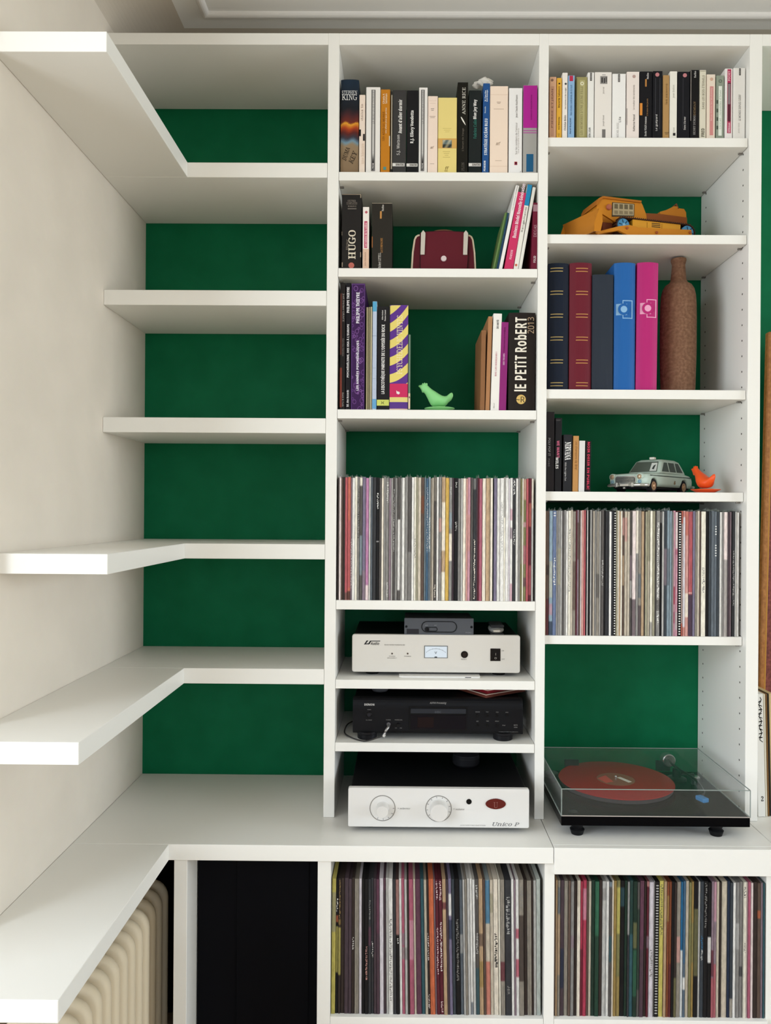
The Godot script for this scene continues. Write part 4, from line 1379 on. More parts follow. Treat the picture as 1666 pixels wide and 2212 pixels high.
func emblem(b: Node3D, x: float, y: float, light: String, dark: String) -> void:
	# a filled square and an outlined one offset from it, with a ring over both
	var k := 0.95
	rc(b, "emblem_square", x, y + 26, x + 76, y + 108, light)
	for e in [[46, 0, 124, 7], [117, 0, 124, 134], [46, 127, 124, 134], [46, 0, 52, 30], [46, 104, 52, 134]]:
		rc(b, "emblem_outline", x + e[0] * k, y + e[1], x + e[2] * k, y + e[3], light)
	var c := onto(b, x + 53, y + 66)
	c.z = 0.0
	var s: float = (onto(b, x + 100, y).x - onto(b, x, y).x) / 100.0
	var st := begin()
	disc(st, c, 42 * s, 0.0006, 28)
	part("emblem_ring", st, mat(dark), b)
	st = begin()
	disc(st, c, 24 * s, 0.0009, 24)
	part("emblem_disc", st, mat(light), b)

# ------------------------------------------------------------------ radiator
func radiator() -> void:
	var cream := mat("d8c9ae", 0.5)
	var o := thing("radiator", "old cream cast-iron column radiator under the left worktop", "radiator", Vector3(-0.675, 0.001, 0.3))
	for k in 14:
		var z := 0.005 + 0.0487 * k - 0.3
		# one section: a rounded loop, thick in the middle and soft at its rim
		var rings := []
		for q in 9:
			var t := -1.0 + 2.0 * q / 8.0
			var inset := 0.019 * (1.0 - sqrt(maxf(0.0, 1.0 - t * t)))
			var ring := []
			for p in round_rect(0.15 - 2 * inset, 0.43 - 2 * inset, 0.045 - inset * 0.6, Vector2(0, 0.337), 6):
				ring.append(Vector3(p.x, p.y, z + t * 0.0205))
			rings.append(ring)
		var st := begin()
		loft(st, rings)
		part("section", st, cream, o)
	for k in [0, 13]:
		for s in [-1.0, 1.0]:
			var st := begin()
			lathe(st, [[0.018, 0.0], [0.014, 0.03], [0.016, 0.14]], Vector3(s * 0.045, 0, 0.005 + 0.0487 * k - 0.3), 12)
			part("foot", st, cream, o)

# ------------------------------------------------------------------ hi-fi
func faceplate(st: SurfaceTool, w: float, h: float, r: float, z0: float, z1: float) -> void:
	extrude(st, round_rect(w, h, r, Vector2(0, h / 2)), z0, z1 - 0.0012)
	var a := round_rect(w, h, r, Vector2(0, h / 2))
	var b := round_rect(w - 0.0024, h - 0.0024, maxf(r - 0.0012, 0.0004), Vector2(0, h / 2))
	for i in a.size():
		var j := (i + 1) % a.size()
		quad(st, Vector3(a[i].x, a[i].y, z1 - 0.0012), Vector3(a[j].x, a[j].y, z1 - 0.0012), Vector3(b[j].x, b[j].y, z1), Vector3(b[i].x, b[i].y, z1), Vector3((a[i].x + a[j].x), (a[i].y + a[j].y) - h, 0.05).normalized() + Vector3(0, 0, 0.5))
	extrude(st, b, z1 - 0.0005, z1)

func to(o: Node3D, x: float, y: float, zz := 0.0) -> Vector3:
	return o.transform.affine_inverse() * at_crop(x, y, o.position.z + zz)

func caption(o: Node3D, s: String, x0: float, y0: float, x1: float, y1: float, hex: String, kind := "sans", slant := 0.0, z := 0.0003) -> void:
	var a := to(o, x0, y0)
	var b := to(o, x1, y1)
	letters(o, s, Vector3((a.x + b.x) / 2, (a.y + b.y) / 2, z), absf(b.x - a.x), absf(b.y - a.y), 0, mat(hex, 0.5), kind, slant)

func plate(o: Node3D, called: String, x0: float, y0: float, x1: float, y1: float, z: float, m: Material, r := 0.0) -> MeshInstance3D:
	var a := to(o, x0, y0)
	var b := to(o, x1, y1)
	var st := begin()
	if r > 0.0:
		extrude(st, round_rect(absf(b.x - a.x), absf(a.y - b.y), r, Vector2((a.x + b.x) / 2, (a.y + b.y) / 2)), 0.0, z)
	else:
		box(st, Vector3(minf(a.x, b.x), minf(a.y, b.y), 0), Vector3(maxf(a.x, b.x), maxf(a.y, b.y), z), 0.0003)
	return part(called, st, m, o)

func button(o: Node3D, called: String, x: float, y: float, r: float, z: float, m: Material, bev := 0.0006) -> MeshInstance3D:
	var c := to(o, x, y)
	c.z = 0.0
	var st := begin()
	disc(st, c, r, z, 28, bev)
	return part(called, st, m, o)

func hifi() -> void:
	var silver := mat("d9d4cc", 0.42, 0.15)
	var black := mat("0b0b0d", 0.5, 0.0, 0.2)
	var rubber := mat("0e0e0f", 0.7)
	# the mains filter
	crop(720, 1300, 0.2761)
	var zf := -0.05
	var y0 := at_crop(800, 553, zf).y
	var h := at_crop(800, 259, zf).y - y0
	var xa := at_crop(148, 405, zf).x
	var xb := at_crop(1463, 405, zf).x
	var w := xb - xa
	var o := thing("power_conditioner", "silver-fronted mains unit with a small voltage meter on the fourth shelf from the worktop", "hifi unit", Vector3((xa + xb) / 2, y0, zf))
	tag(o, "silver-fronted hi-fi unit with a small needle meter, on the shelf below the records", "hifi unit")
	var st := begin()
	faceplate(st, w, h, 0.006, -0.012, 0.0)
	part("faceplate", st, silver, o)
	part("casing", bbox(Vector3(-w / 2 + 0.004, 0.003, -0.262), Vector3(w / 2 - 0.004, h - 0.002, -0.012), 0.001), black, o)
	var foot: float = y0 - yU.m5
	for p in [[-0.17, -0.04], [0.17, -0.04], [-0.17, -0.22], [0.17, -0.22]]:
		st = begin()
		lathe(st, [[0.0, -foot + 0.0002], [0.017, -foot + 0.0002], [0.02, 0.003]], Vector3(p[0], 0, p[1]), 16)
		part("foot", st, rubber, o)
	st = begin()          # the angular emblem beside the lettering
	for e in [[[240, 334], [262, 302], [276, 302], [254, 330]], [[240, 334], [244, 328], [278, 324], [274, 332]], [[270, 334], [288, 304], [300, 304], [284, 332]], [[286, 310], [290, 304], [370, 304], [366, 310]]]:
		var q := []
		for p in e:
			var v := to(o, p[0], p[1])
			v.z = 0.0004
			q.append(v)
		quad(st, q[0], q[1], q[2], q[3], Vector3.BACK)
	part("emblem", st, mat("2b2a2c"), o)
	caption(o, "Audio", 294, 314, 360, 337, "3a393b", "sans bold", 0.25)
	caption(o, "BLACK NOISE POWER FILTER", 402, 332, 562, 342, "8a8680")
	for e in [["PHASE", 438, 422, 486, 430], ["INCORRECT", 424, 436, 498, 444], ["POWER", 556, 422, 610, 431], ["RESET", 1002, 446, 1046, 454], ["ON", 1318, 378, 1336, 387], ["OFF", 1318, 444, 1342, 453]]:
		caption(o, e[0], e[1], e[2], e[3], e[4], "8a8680")
	for x in [461, 583]:
		button(o, "indicator", x, 405, 0.0022, 0.001, mat("4c4038", 0.3), 0.0003)
	plate(o, "meter_frame", 712, 342, 896, 441, 0.0012, mat("6e706f", 0.4))
	plate(o, "meter_dial", 718, 348, 890, 436, 0.0016, mat("d9e2ec", 0.3))
	st = begin()
	var arc := []
	for k in 13:
		var a := lerpf(-0.75, 0.75, k / 12.0)
		var v := to(o, 803 + 110 * sin(a), 475 - 108 * cos(a))
		v.z = 0.0018
		arc.append(v)
	for k in 12:
		var up := Vector3(0, 0.0006, 0)
		quad(st, arc[k], arc[k + 1], arc[k + 1] + up, arc[k] + up, Vector3.BACK)
	for k in 7:
		var v: Vector3 = arc[k * 2]
		quad(st, v, v + Vector3(0.0006, 0, 0), v + Vector3(0.0006, 0.002, 0), v + Vector3(0, 0.002, 0), Vector3.BACK)
	part("meter_scale", st, mat("4a5058"), o)
	caption(o, "V", 793, 388, 812, 406, "3a4048", "sans", 0.0, 0.0018)
	st = begin()
	var nd := to(o, 803, 432)
	extrude(st, PackedVector2Array([Vector2(nd.x - 0.004, nd.y - 0.001), Vector2(nd.x + 0.004, nd.y - 0.001), Vector2(nd.x + 0.0025, nd.y + 0.0016), Vector2(nd.x - 0.0025, nd.y + 0.0016)]), 0.001, 0.0022)
	part("meter_needle", st, mat("3a4048"), o)
	button(o, "reset_button", 1027, 412, 0.0092, 0.002, mat("17120f", 0.4))
	button(o, "reset_button_cap", 1027, 412, 0.006, 0.0045, mat("241a16", 0.35))
	plate(o, "switch_frame", 1230, 365, 1308, 463, 0.0015, mat("1c1612", 0.4))
	var sw := plate(o, "rocker_switch", 1240, 374, 1299, 454, 0.0032, mat("110d0b", 0.3))
	sw.rotation.x = 0.0
	caption(o, "I", 1269, 400, 1273, 416, "b8b4ac", "sans bold", 0.0, 0.0036)
	caption(o, "O", 1262, 432, 1278, 446, "b8b4ac", "sans", 0.0, 0.0036)
	# a flat white slab under it
	var a := at_crop(516, 588, -0.03)
	var b := at_crop(1152, 588, -0.03)
	var tr := thing("flat_case", "flat white tray lying under the silver unit with the needle meter", "tray", Vector3((a.x + b.x) / 2, yU.m5 + 0.0003, -0.03))
	st = begin()
	extrude(st, round_rect(b.x - a.x, 0.2, 0.008, Vector2(0, -0.1)), 0.0, 0.0042, "xz")
	part("body", st, mat("e6e3de", 0.4), tr)
	part("slot", bbox(Vector3(0.066, 0.0012, -0.002), Vector3(0.082, 0.0028, 0.0003), 0.0002), mat("2a2826"), tr)
	# the small grey box on top
	zf = -0.056
	var top := y0 + h - 0.002
	var c0 := at_crop(556, 255, zf)
	var c1 := at_crop(1099, 131, zf)
	o = thing("phono_stage", "small dark grey electronic box on top of the silver unit with the needle meter", "hifi unit", Vector3((c0.x + c1.x) / 2, top, zf))
	w = c1.x - c0.x
	h = c1.y - top
	var grey := mat("55575c", 0.5, 0.2)
	part("faceplate", bbox(Vector3(-w / 2, 0.0003, -0.006), Vector3(w / 2, h, 0), 0.0008), grey, o)
	part("casing", bbox(Vector3(-w / 2 + 0.002, 0.0003, -0.13), Vector3(w / 2 - 0.002, h - 0.002, -0.006), 0.001), mat("2a2b2e", 0.5), o)
	st = begin()
	var ca := to(o, 690, 150)
	var cb := to(o, 968, 241)
	var lw := cb.x - ca.x
	var lh := ca.y - cb.y
	var mid := Vector2((ca.x + cb.x) / 2, (ca.y + cb.y) / 2)
	rim(st, lw, lh, mid, 0.0022, 0.0012)
	part("oval_rim", st, mat("16171a", 0.4), o)
	ca = to(o, 716, 196)
	cb = to(o, 816, 232)
	st = begin()
	rim(st, cb.x - ca.x, ca.y - cb.y, Vector2((ca.x + cb.x) / 2, (ca.y + cb.y) / 2), 0.0018, 0.0014)
	part("switch_rim", st, mat("121316", 0.4), o)
	plate(o, "slide_switch", 726, 203, 750, 226, 0.003, mat("0c0c0e", 0.4), 0.002)
	plate(o, "label_plate", 576, 212, 670, 250, 0.0005, mat("2c2a2e", 0.4))
	for x in [572, 1082]:
		button(o, "screw", x, 193 if x < 600 else 198, 0.0032, 0.0008, mat("1a1b1e", 0.4, 0.5), 0.0003)
	caption(o, "PHONO", 1036, 236, 1082, 247, "8c8e92")
	caption(o, "MM", 720, 180, 740, 188, "8c8e92")
	caption(o, "MC", 792, 180, 812, 188, "8c8e92")
	# the silver rounded gadget
	var gp := at_crop(1272, 244, -0.1)
	o = thing("computer_mouse", "small silver and dark rounded gadget beside the grey box", "gadget", Vector3(gp.x, top, -0.1))
	st = begin()
	var rings := []
	for k in 13:
		var t := -1.0 + 2.0 * k / 12.0
		var r := sqrt(maxf(0.02, 1.0 - t * t))
		var ring := []
		for i in 16:
			var an := TAU * i / 16
			ring.append(Vector3(cos(an) * 0.0205 * (0.35 + 0.65 * r), 0.0125 + sin(an) * 0.0115 * r, t * 0.045))
		rings.append(ring)
	loft(st, rings)
	part("body", st, mat("b9b7b2", 0.3, 0.6), o)
	part("top_panel", bbox(Vector3(-0.018, 0.020, -0.036), Vector3(0.018, 0.0275, 0.036), 0.003), mat("26272a", 0.4), o)
	part("base", bbox(Vector3(-0.017, 0.0003, -0.036), Vector3(0.017, 0.005, 0.036), 0.002), mat("2c2c2e", 0.5), o)
	part("clasp", bbox(Vector3(-0.012, 0.010, 0.040), Vector3(0.006, 0.016, 0.0475), 0.002), mat("d8d4cc", 0.25, 0.8), o)
	# the disc player
	crop(720, 1470, 0.2761)
	zf = -0.03
	y0 = at_crop(800, 411, zf).y
	h = at_crop(800, 146, zf).y - y0
	xa = at_crop(153, 280, zf).x
	xb = at_crop(1485, 280, zf).x
	w = xb - xa
	o = thing("cd_player", "black disc player with a wide central tray on the third shelf from the worktop", "hifi unit", Vector3((xa + xb) / 2, y0, zf))
	tag(o, "black hi-fi disc player with a wide central tray and two round feet", "hifi unit")
	var face := mat("121215", 0.42, 0.0, 0.25)
	st = begin()      # a face that curves back towards its top
	var prof := PackedVector2Array([Vector2(-0.03, 0), Vector2(-0.002, 0), Vector2(0, 0.003), Vector2(0, h * 0.72)])
	for k in 6:
		var an := PI / 2 * k / 5
		prof.append(Vector2(-0.012 + 0.012 * cos(an), h * 0.72 + h * 0.28 * sin(an)))
	prof.append(Vector2(-0.03, h))
	extrude(st, prof, -w / 2, w / 2, "zy")
	part("faceplate", st, face, o)
	part("casing", bbox(Vector3(-w / 2 + 0.003, 0.003, -0.27), Vector3(w / 2 - 0.003, h - 0.003, -0.03), 0.001), black, o)
	part("lower_trim", bbox(Vector3(-w / 2 + 0.001, -0.0006, -0.02), Vector3(w / 2 - 0.001, 0.004, 0.0008), 0.0004), mat("08080a", 0.5), o)
	foot = y0 - yU.m6
	for p in [[-w / 2 + 0.037, -0.018], [w / 2 - 0.05, -0.018], [-w / 2 + 0.037, -0.22], [w / 2 - 0.05, -0.22]]:
		st = begin()
		lathe(st, [[0.0, -foot + 0.0002], [0.024, -foot + 0.0002], [0.0255, -foot + 0.002], [0.0255, -foot * 0.3], [0.028, -foot * 0.2], [0.028, 0.002]], Vector3(p[0], 0, p[1]), 24)
		part("foot", st, mat("1c1c1f", 0.35, 0.3), o)
	plate(o, "tray_surround", 593, 200, 1048, 394, 0.0008, mat("0b0b0d", 0.4))
	plate(o, "disc_tray", 607, 218, 1038, 258, 0.0032, mat("2e3036", 0.35, 0.3))
	plate(o, "display_window", 607, 266, 1038, 384, 0.0016, mat("0d0b12", 0.08))
	plate(o, "display_glow", 660, 285, 786, 368, 0.0018, mat("1a0f11", 0.1))
	caption(o, "DENON", 244, 180, 322, 196, "cfccc8", "sans bold")
	caption(o, "DISC", 796, 236, 844, 252, "55585e", "sans bold", 0.0, 0.0036)
	caption(o, "ALPHA Processing", 757, 168, 884, 188, "a8a5a2", "sans", 0.3, -0.0006)
	button(o, "power_button", 281, 265, 0.0072, 0.004, mat("0c0c0e", 0.3))
	button(o, "power_button_cap", 281, 265, 0.005, 0.0055, mat("232328", 0.3))
	for e in [["POWER", 268, 224, 296, 231], ["ON / STANDBY", 256, 306, 304, 313], ["PHONES", 414, 304, 450, 312], ["PHONES LEVEL", 482, 304, 542, 312], ["MIN", 484, 368, 498, 375], ["MAX", 522, 368, 538, 375], ["OPEN/CLOSE", 1113, 242, 1148, 249], ["PLAY", 1196, 242, 1216, 249], ["PAUSE", 1274, 244, 1294, 251], ["STOP", 1348, 246, 1370, 253], ["SKIP", 1120, 315, 1138, 322], ["TIME", 1197, 314, 1218, 321], ["REPEAT", 1268, 315, 1298, 322], ["iPod", 1324, 346, 1346, 354], ["MP3", 1414, 344, 1442, 354], ["WMA", 1414, 362, 1442, 370], ["COMPACT DISC PLAYER DCD", 1296, 399, 1446, 407]]:
		caption(o, e[0], e[1], e[2], e[3], e[4], "8d8b88")
	for p in [[1130, 272], [1206, 274], [1281, 274], [1358, 268], [1130, 348], [1206, 350], [1281, 352]]:
		button(o, "control_button", p[0], p[1], 0.0036, 0.0024, mat("0b0b0d", 0.3), 0.0004)
	button(o, "level_knob", 510, 346, 0.0048, 0.006, mat("0b0b0d", 0.4))
	button(o, "phones_socket", 433, 343, 0.0052, 0.0016, mat("77757a", 0.3, 0.8), 0.0003)
	# the headphone plug and its lead
	var pl := thing("headphone_cable", "headphone lead with a metal plug, hanging from the black disc player", "cable", to(o, 433, 343) + o.position + Vector3(0, 0, 0.0018))
	var e0 := to(pl, 400, 408) + Vector3(0, 0, 0.026)
	st = begin()
	tube(st, smooth_path([Vector3(0, 0, 0), Vector3(0.0, -0.002, 0.016), e0 * 0.6 + Vector3(0, 0.003, 0.008), e0]), 0.0034, 10)
	part("plug", st, mat("a6a4a4", 0.3, 0.8), pl)
	st = begin()
	tube(st, [e0 * 0.92, e0, e0 + (e0 - Vector3(0, 0, 0.026)) * 0.12], 0.0042, 10)
	part("plug_collar", st, mat("d0cecb", 0.3, 0.5), pl)
	var ys: float = yU.m6 - pl.position.y + 0.0022
	var pts := [e0]
	for p in [[350, 446, 0.022], [290, 466, 0.02], [235, 474, 0.018], [165, 455, 0.0], [105, 425, -0.03], [88, 395, -0.06], [110, 345, -0.11], [150, 330, -0.17]]:
		var v := to(pl, p[0], p[1], p[2])
		v.y = maxf(v.y, ys)
		pts.append(v)
	st = begin()
	tube(st, smooth_path(pts), 0.0018, 8)
	part("lead", st, mat("3a3837", 0.5), pl)
	# two disc cases and a small dark puck on the player
	top = y0 + h
	var cc := at_crop(1230, 110, -0.14)
	for k in 2:
		var cs := thing("cd_case", ["lower of two red-edged disc cases lying askew on the black player", "upper of two red-edged disc cases lying askew on the black player"][k], "disc case", Vector3(cc.x, top + 0.0003 + 0.0108 * k, -0.135 - 0.004 * k), deg_to_rad(35.0 + 3 * k), "disc cases on the black player")
		part("cover", bbox(Vector3(-0.071, 0, -0.062), Vector3(0.071, 0.0102, 0.062), 0.0006), mat(["6a3a30", "7a1c26"][k], 0.25), cs)
		part("lid", bbox(Vector3(-0.0714, 0.0075, -0.0624), Vector3(0.0714, 0.0096, 0.0624), 0.0004), mat("d8c4b8", 0.2), cs)
		part("inlay", bbox(Vector3(-0.066, 0.0103, -0.058), Vector3(0.066, 0.0106, 0.058), 0.0), mat(["8a6a5a", "a02c34"][k], 0.3), cs)
	var pk := at_crop(365, 100, -0.1)
	o = thing("puck", "small dark grey round puck on the left of the black disc player", "puck", Vector3(pk.x, top + 0.0003, -0.12))
	st = begin()
	lathe(st, [[0.0, 0.0], [0.019, 0.0], [0.022, 0.003], [0.022, 0.010], [0.019, 0.0135], [0.0, 0.0135]], Vector3.ZERO, 24)
	part("body", st, mat("4a4a4e", 0.45), o)
	st = begin()
	lathe(st, [[0.012, 0.0135], [0.010, 0.0145], [0.0, 0.0145]], Vector3.ZERO, 20)
	part("cap", st, mat("2c2c30", 0.5), o)
	# the integrated amplifier
	crop(720, 1610, 0.2881)
	zf = 0.093
	y0 = at_crop(790, 616, zf).y
	h = at_crop(790, 325, zf).y - y0
	xa = at_crop(112, 470, zf).x
	xb = at_crop(1470, 470, zf).x
	w = xb - xa
	o = thing("amplifier", "silver amplifier with two round knobs standing on the white worktop", "hifi unit", Vector3((xa + xb) / 2, y0, zf))
	var pale := mat("e0ddd9", 0.4, 0.1)
	st = begin()
	faceplate(st, w, h, 0.004, -0.014, 0.0)
	part("faceplate", st, pale, o)
	part("casing", bbox(Vector3(-w / 2 + 0.006, 0.004, -0.36), Vector3(w / 2 - 0.006, h - 0.003, -0.014), 0.001), mat("0b0b0d", 0.5, 0.0, 0.2), o)
	foot = y0 - yU.counter
	for p in [[-0.17, -0.05], [0.17, -0.05], [-0.17, -0.3], [0.17, -0.3]]:
		st = begin()
		lathe(st, [[0.0, -foot + 0.0002], [0.016, -foot + 0.0002], [0.018, 0.004]], Vector3(p[0], 0, p[1]), 16)
		part("foot", st, rubber, o)
	var ring_mat := mat("8d8b88", 0.35, 0.5)
	for q in [[370, 471, 97, 46, 0.026], [790, 475, 99, 66, 0.03]]:
		var c := to(o, q[0], q[1])
		c.z = 0.0
		var s: float = 0.2881 / FOCAL * (2.0 - zf)
		st = begin()
		X = Transform3D(Basis(Vector3.RIGHT, PI / 2), c)
		lathe(st, [[(q[2] - 5) * s, 0.0], [(q[2] - 5) * s, 0.0006], [q[2] * s, 0.0006], [q[2] * s, 0.0]], Vector3.ZERO, 40)
		X = Transform3D()
		part("dial_ring", st, ring_mat, o)
		st = begin()
		X = Transform3D(Basis(Vector3.RIGHT, PI / 2), c)
		lathe(st, [[q[3] * s * 1.08, 0.0], [q[3] * s, 0.004], [q[3] * s * 0.98, q[4] - 0.002], [q[3] * s * 0.92, q[4]], [0.0, q[4]]], Vector3.ZERO, 40)
		X = Transform3D()
		part("knob", st, mat("dcd9d5", 0.35, 0.15), o)
		st = begin()
		var n := 5 if q[0] < 500 else 10
		for k in n:
			var an := (deg_to_rad(lerpf(70, 130, k / 4.0)) - PI / 4 if n == 5 else deg_to_rad(lerpf(-215, 45, k / 9.0)))
			if n == 5:
				an = deg_to_rad(lerpf(0, 115, k / 4.0))
			var p: Vector3 = c + Vector3(cos(an), -sin(an), 0) * (q[2] - 14) * s
			X = Transform3D(Basis(Vector3.BACK, -an), p)
			box(st, Vector3(-6 * s, -1.6 * s, 0), Vector3(6 * s, 1.6 * s, 0.0004), 0.0)
			X = Transform3D()
		part("dial_mark", st, mat("77757a"), o)
	caption(o, "selector", 500, 466, 578, 480, "8a8884", "serif", 0.3)
	caption(o, "volume", 918, 472, 984, 486, "8a8884", "serif", 0.3)
	button(o, "pointer_dot", 488, 472, 0.0008, 0.0005, mat("55534f"), 0.0)
	button(o, "pointer_dot", 906, 477, 0.0008, 0.0005, mat("55534f"), 0.0)
	button(o, "sensor_window", 1018, 422, 0.0066, 0.001, mat("0b0b0c", 0.1), 0.0002)
	st = begin()
	var el := PackedVector2Array()
	var ec := to(o, 1218, 438)
	var ew: float = to(o, 1294, 438).x - ec.x
	for i in 32:
		var t := TAU * i / 32
		el.append(Vector2(ec.x + cos(t) * ew, ec.y + sin(t) * ew * 0.52 * (1.0 - 0.08 * absf(cos(t)))))
	extrude(st, el, 0.0, 0.002)
	part("oval_badge", st, mat("5e211b", 0.25), o)
	caption(o, "U", 1202, 424, 1234, 468, "8a5a52", "serif", 0.0, 0.0022)
	caption(o, "pure tube class dual triode", 954, 594, 1142, 606, "a8a5a2", "sans", 0.3)
	caption(o, "Unico P", 1192, 576, 1392, 606, "6c6a6c", "serif", 0.45)
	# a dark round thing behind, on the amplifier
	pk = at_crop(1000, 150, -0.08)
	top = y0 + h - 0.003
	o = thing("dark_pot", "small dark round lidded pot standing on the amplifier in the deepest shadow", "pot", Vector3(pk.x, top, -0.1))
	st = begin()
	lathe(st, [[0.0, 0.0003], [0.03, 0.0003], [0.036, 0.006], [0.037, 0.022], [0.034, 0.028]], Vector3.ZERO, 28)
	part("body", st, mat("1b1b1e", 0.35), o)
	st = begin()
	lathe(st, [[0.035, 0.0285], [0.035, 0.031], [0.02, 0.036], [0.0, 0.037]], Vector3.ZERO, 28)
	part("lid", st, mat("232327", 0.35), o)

func rim(st: SurfaceTool, w: float, h: float, mid: Vector2, t: float, z: float) -> void:
	var a := round_rect(w, h, h / 2 - 0.0001, mid, 8)
	var b := round_rect(w - 2 * t, h - 2 * t, h / 2 - t - 0.0001, mid, 8)
	for i in a.size():
		var j := (i + 1) % a.size()
		var out := Vector3(a[i].x - b[i].x, a[i].y - b[i].y, 0).normalized()
		quad(st, Vector3(a[i].x, a[i].y, z), Vector3(a[j].x, a[j].y, z), Vector3(b[j].x, b[j].y, z), Vector3(b[i].x, b[i].y, z), Vector3.BACK)
		quad(st, Vector3(a[i].x, a[i].y, 0), Vector3(a[j].x, a[j].y, 0), Vector3(a[j].x, a[j].y, z), Vector3(a[i].x, a[i].y, z), out)
		quad(st, Vector3(b[i].x, b[i].y, 0), Vector3(b[j].x, b[j].y, 0), Vector3(b[j].x, b[j].y, z), Vector3(b[i].x, b[i].y, z), -out)

# ------------------------------------------------------------------ turntable
func turntable() -> void:
	var zf := 0.115
	var xa := W(1213, 1770, zf).x
	var xb := W(1621, 1775, zf).x
	var w := xb - xa
	var yb := W(1417, 1785.5, zf).y
	var yp := W(1417, 1765, zf).y
	var yt := W(1417, 1706, zf).y
	var d := 0.335
	var ct: float = yU.counter
	var o := thing("turntable", "black turntable with a clear dust cover standing on the right worktop", "turntable", Vector3((xa + xb) / 2, ct, zf))
	var pl := mat("050507", 0.25, 0.0, 0.16)
	var y0 := yb - ct
	var y1 := yp - ct
	part("plinth", bbox(Vector3(-w / 2, y0, -d), Vector3(w / 2, y1, 0), 0.0012), pl, o)
	for p in [[-w / 2 + 0.045, -0.03], [w / 2 - 0.07, -0.03], [-w / 2 + 0.045, -d + 0.04], [w / 2 - 0.07, -d + 0.04]]:
		var st := begin()
		lathe(st, [[0.0, 0.0003], [0.014, 0.0003], [0.018, y0 * 0.4], [0.013, y0 * 0.55], [0.02, y0 + 0.0005]], Vector3(p[0], 0, p[1]), 20)
		part("foot", st, mat("101012", 0.5), o)
	# platter, record and arm
	var cx := W(1329, 1691, -0.115).x - o.position.x
	var cz := -0.108 - zf
	var st := begin()
	lathe(st, [[0.0, y1 + 0.001], [0.146, y1 + 0.001], [0.148, y1 + 0.003], [0.148, y1 + 0.011], [0.146, y1 + 0.0125], [0.0, y1 + 0.0125]], Vector3(cx, 0, cz), 56)
	part("platter", st, mat("3a3436", 0.5), o)
	var rec := thing("vinyl_record", "translucent red vinyl record lying on the turntable platter", "record", o.position + Vector3(cx, y1 + 0.0128, cz))
	st = begin()
	lathe(st, [[0.0, 0.0], [0.151, 0.0], [0.152, 0.001], [0.151, 0.002], [0.148, 0.0018], [0.055, 0.0018], [0.05, 0.002], [0.0, 0.002]], Vector3.ZERO, 72)
	part("disc", st, mat("98191f", 0.25), rec)
	for k in 12:
		pass
	st = begin()
	lathe(st, [[0.05, 0.002], [0.05, 0.0023], [0.0, 0.0023]], Vector3.ZERO, 40)
	part("label_disc", st, mat("8d5a48", 0.5), rec)
	st = begin()
	extrude(st, PackedVector2Array([Vector2(-0.048, -0.006), Vector2(-0.02, -0.03), Vector2(-0.012, 0.02), Vector2(-0.034, 0.03)]), 0.0023, 0.0025, "xz")
	part("label_print", st, mat("c8544c", 0.5), rec)
	st = begin()
	X = Transform3D(Basis(Vector3.UP, 0.5), Vector3(0.022, 0.0023, 0.004))
	box(st, Vector3(-0.006, 0, -0.022), Vector3(0.006, 0.0003, 0.022), 0.0)
	X = Transform3D()
	part("label_strip", st, mat("e6e0d4", 0.5), rec)
	st = begin()
	lathe(st, [[0.0035, 0.002], [0.0033, 0.010], [0.0022, 0.012], [0.0, 0.0125]], Vector3(cx, y1 + 0.0128, cz), 14)
	part("spindle", st, mat("c8c8ca", 0.2, 0.9), o)
	var chrome := mat("c9c9c8", 0.18, 0.9)
	var pv := Vector3(W(1462, 1672, -0.15).x - o.position.x, y1, -0.15 - zf)
	st = begin()
	lathe(st, [[0.026, 0.0005], [0.026, 0.006], [0.02, 0.008], [0.012, 0.01], [0.011, 0.03], [0.0, 0.032]], pv, 24)
	part("arm_base", st, mat("1a1a1d", 0.3, 0.4), o)
	st = begin()
	tube(st, smooth_path([pv + Vector3(0, 0.034, -0.05), pv + Vector3(0, 0.034, 0), pv + Vector3(0.016, 0.033, 0.09), pv + Vector3(0.008, 0.03, 0.17), pv + Vector3(-0.006, 0.027, 0.195)]), 0.0035, 10)
	part("tonearm", st, mat("2c2c30", 0.3, 0.6), o)
	st = begin()
	X = Transform3D(Basis(Vector3.RIGHT, PI / 2), pv + Vector3(0, 0.034, -0.072))
	lathe(st, [[0.0, -0.014], [0.016, -0.014], [0.018, -0.012], [0.018, 0.012], [0.016, 0.014], [0.0, 0.014]], Vector3.ZERO, 28)
	X = Transform3D()
	part("counterweight", st, chrome, o)
	st = begin()
	X = Transform3D(Basis(Vector3.UP, 0.35), pv + Vector3(-0.009, 0.024, 0.205))
	box(st, Vector3(-0.009, -0.006, -0.014), Vector3(0.009, 0.005, 0.016), 0.002)
	X = Transform3D()
	part("cartridge", st, mat("3f78a8", 0.3), o)
	st = begin()
	box(st, pv + Vector3(0.028, 0.0, 0.03), pv + Vector3(0.036, 0.03, 0.038), 0.001)
	box(st, pv + Vector3(0.0, 0.026, 0.031), pv + Vector3(0.032, 0.029, 0.037), 0.001)
	part("arm_rest", st, mat("38383c", 0.3, 0.4), o)
	st = begin()
	lathe(st, [[0.010, 0.0005], [0.010, 0.012], [0.008, 0.014], [0.0, 0.014]], Vector3(pv.x + 0.05, y1, pv.z + 0.01), 18)
	part("lift_knob", st, chrome, o)
	st = begin()
	lathe(st, [[0.019, 0.0005], [0.019, 0.010], [0.017, 0.012], [0.0, 0.012]], Vector3(-w / 2 + 0.03, y1, -d + 0.05), 20)
	part("motor_pulley", st, mat("5a5a5e", 0.3, 0.7), o)
	st = begin()
	lathe(st, [[0.011, 0.0002], [0.011, 0.0008], [0.0, 0.0008]], Vector3(-w / 2 + 0.035, y1, -0.03), 20)
	part("round_badge", st, mat("26262a", 0.3), o)
	# dust cover: five clear panels
	var clear := StandardMaterial3D.new()
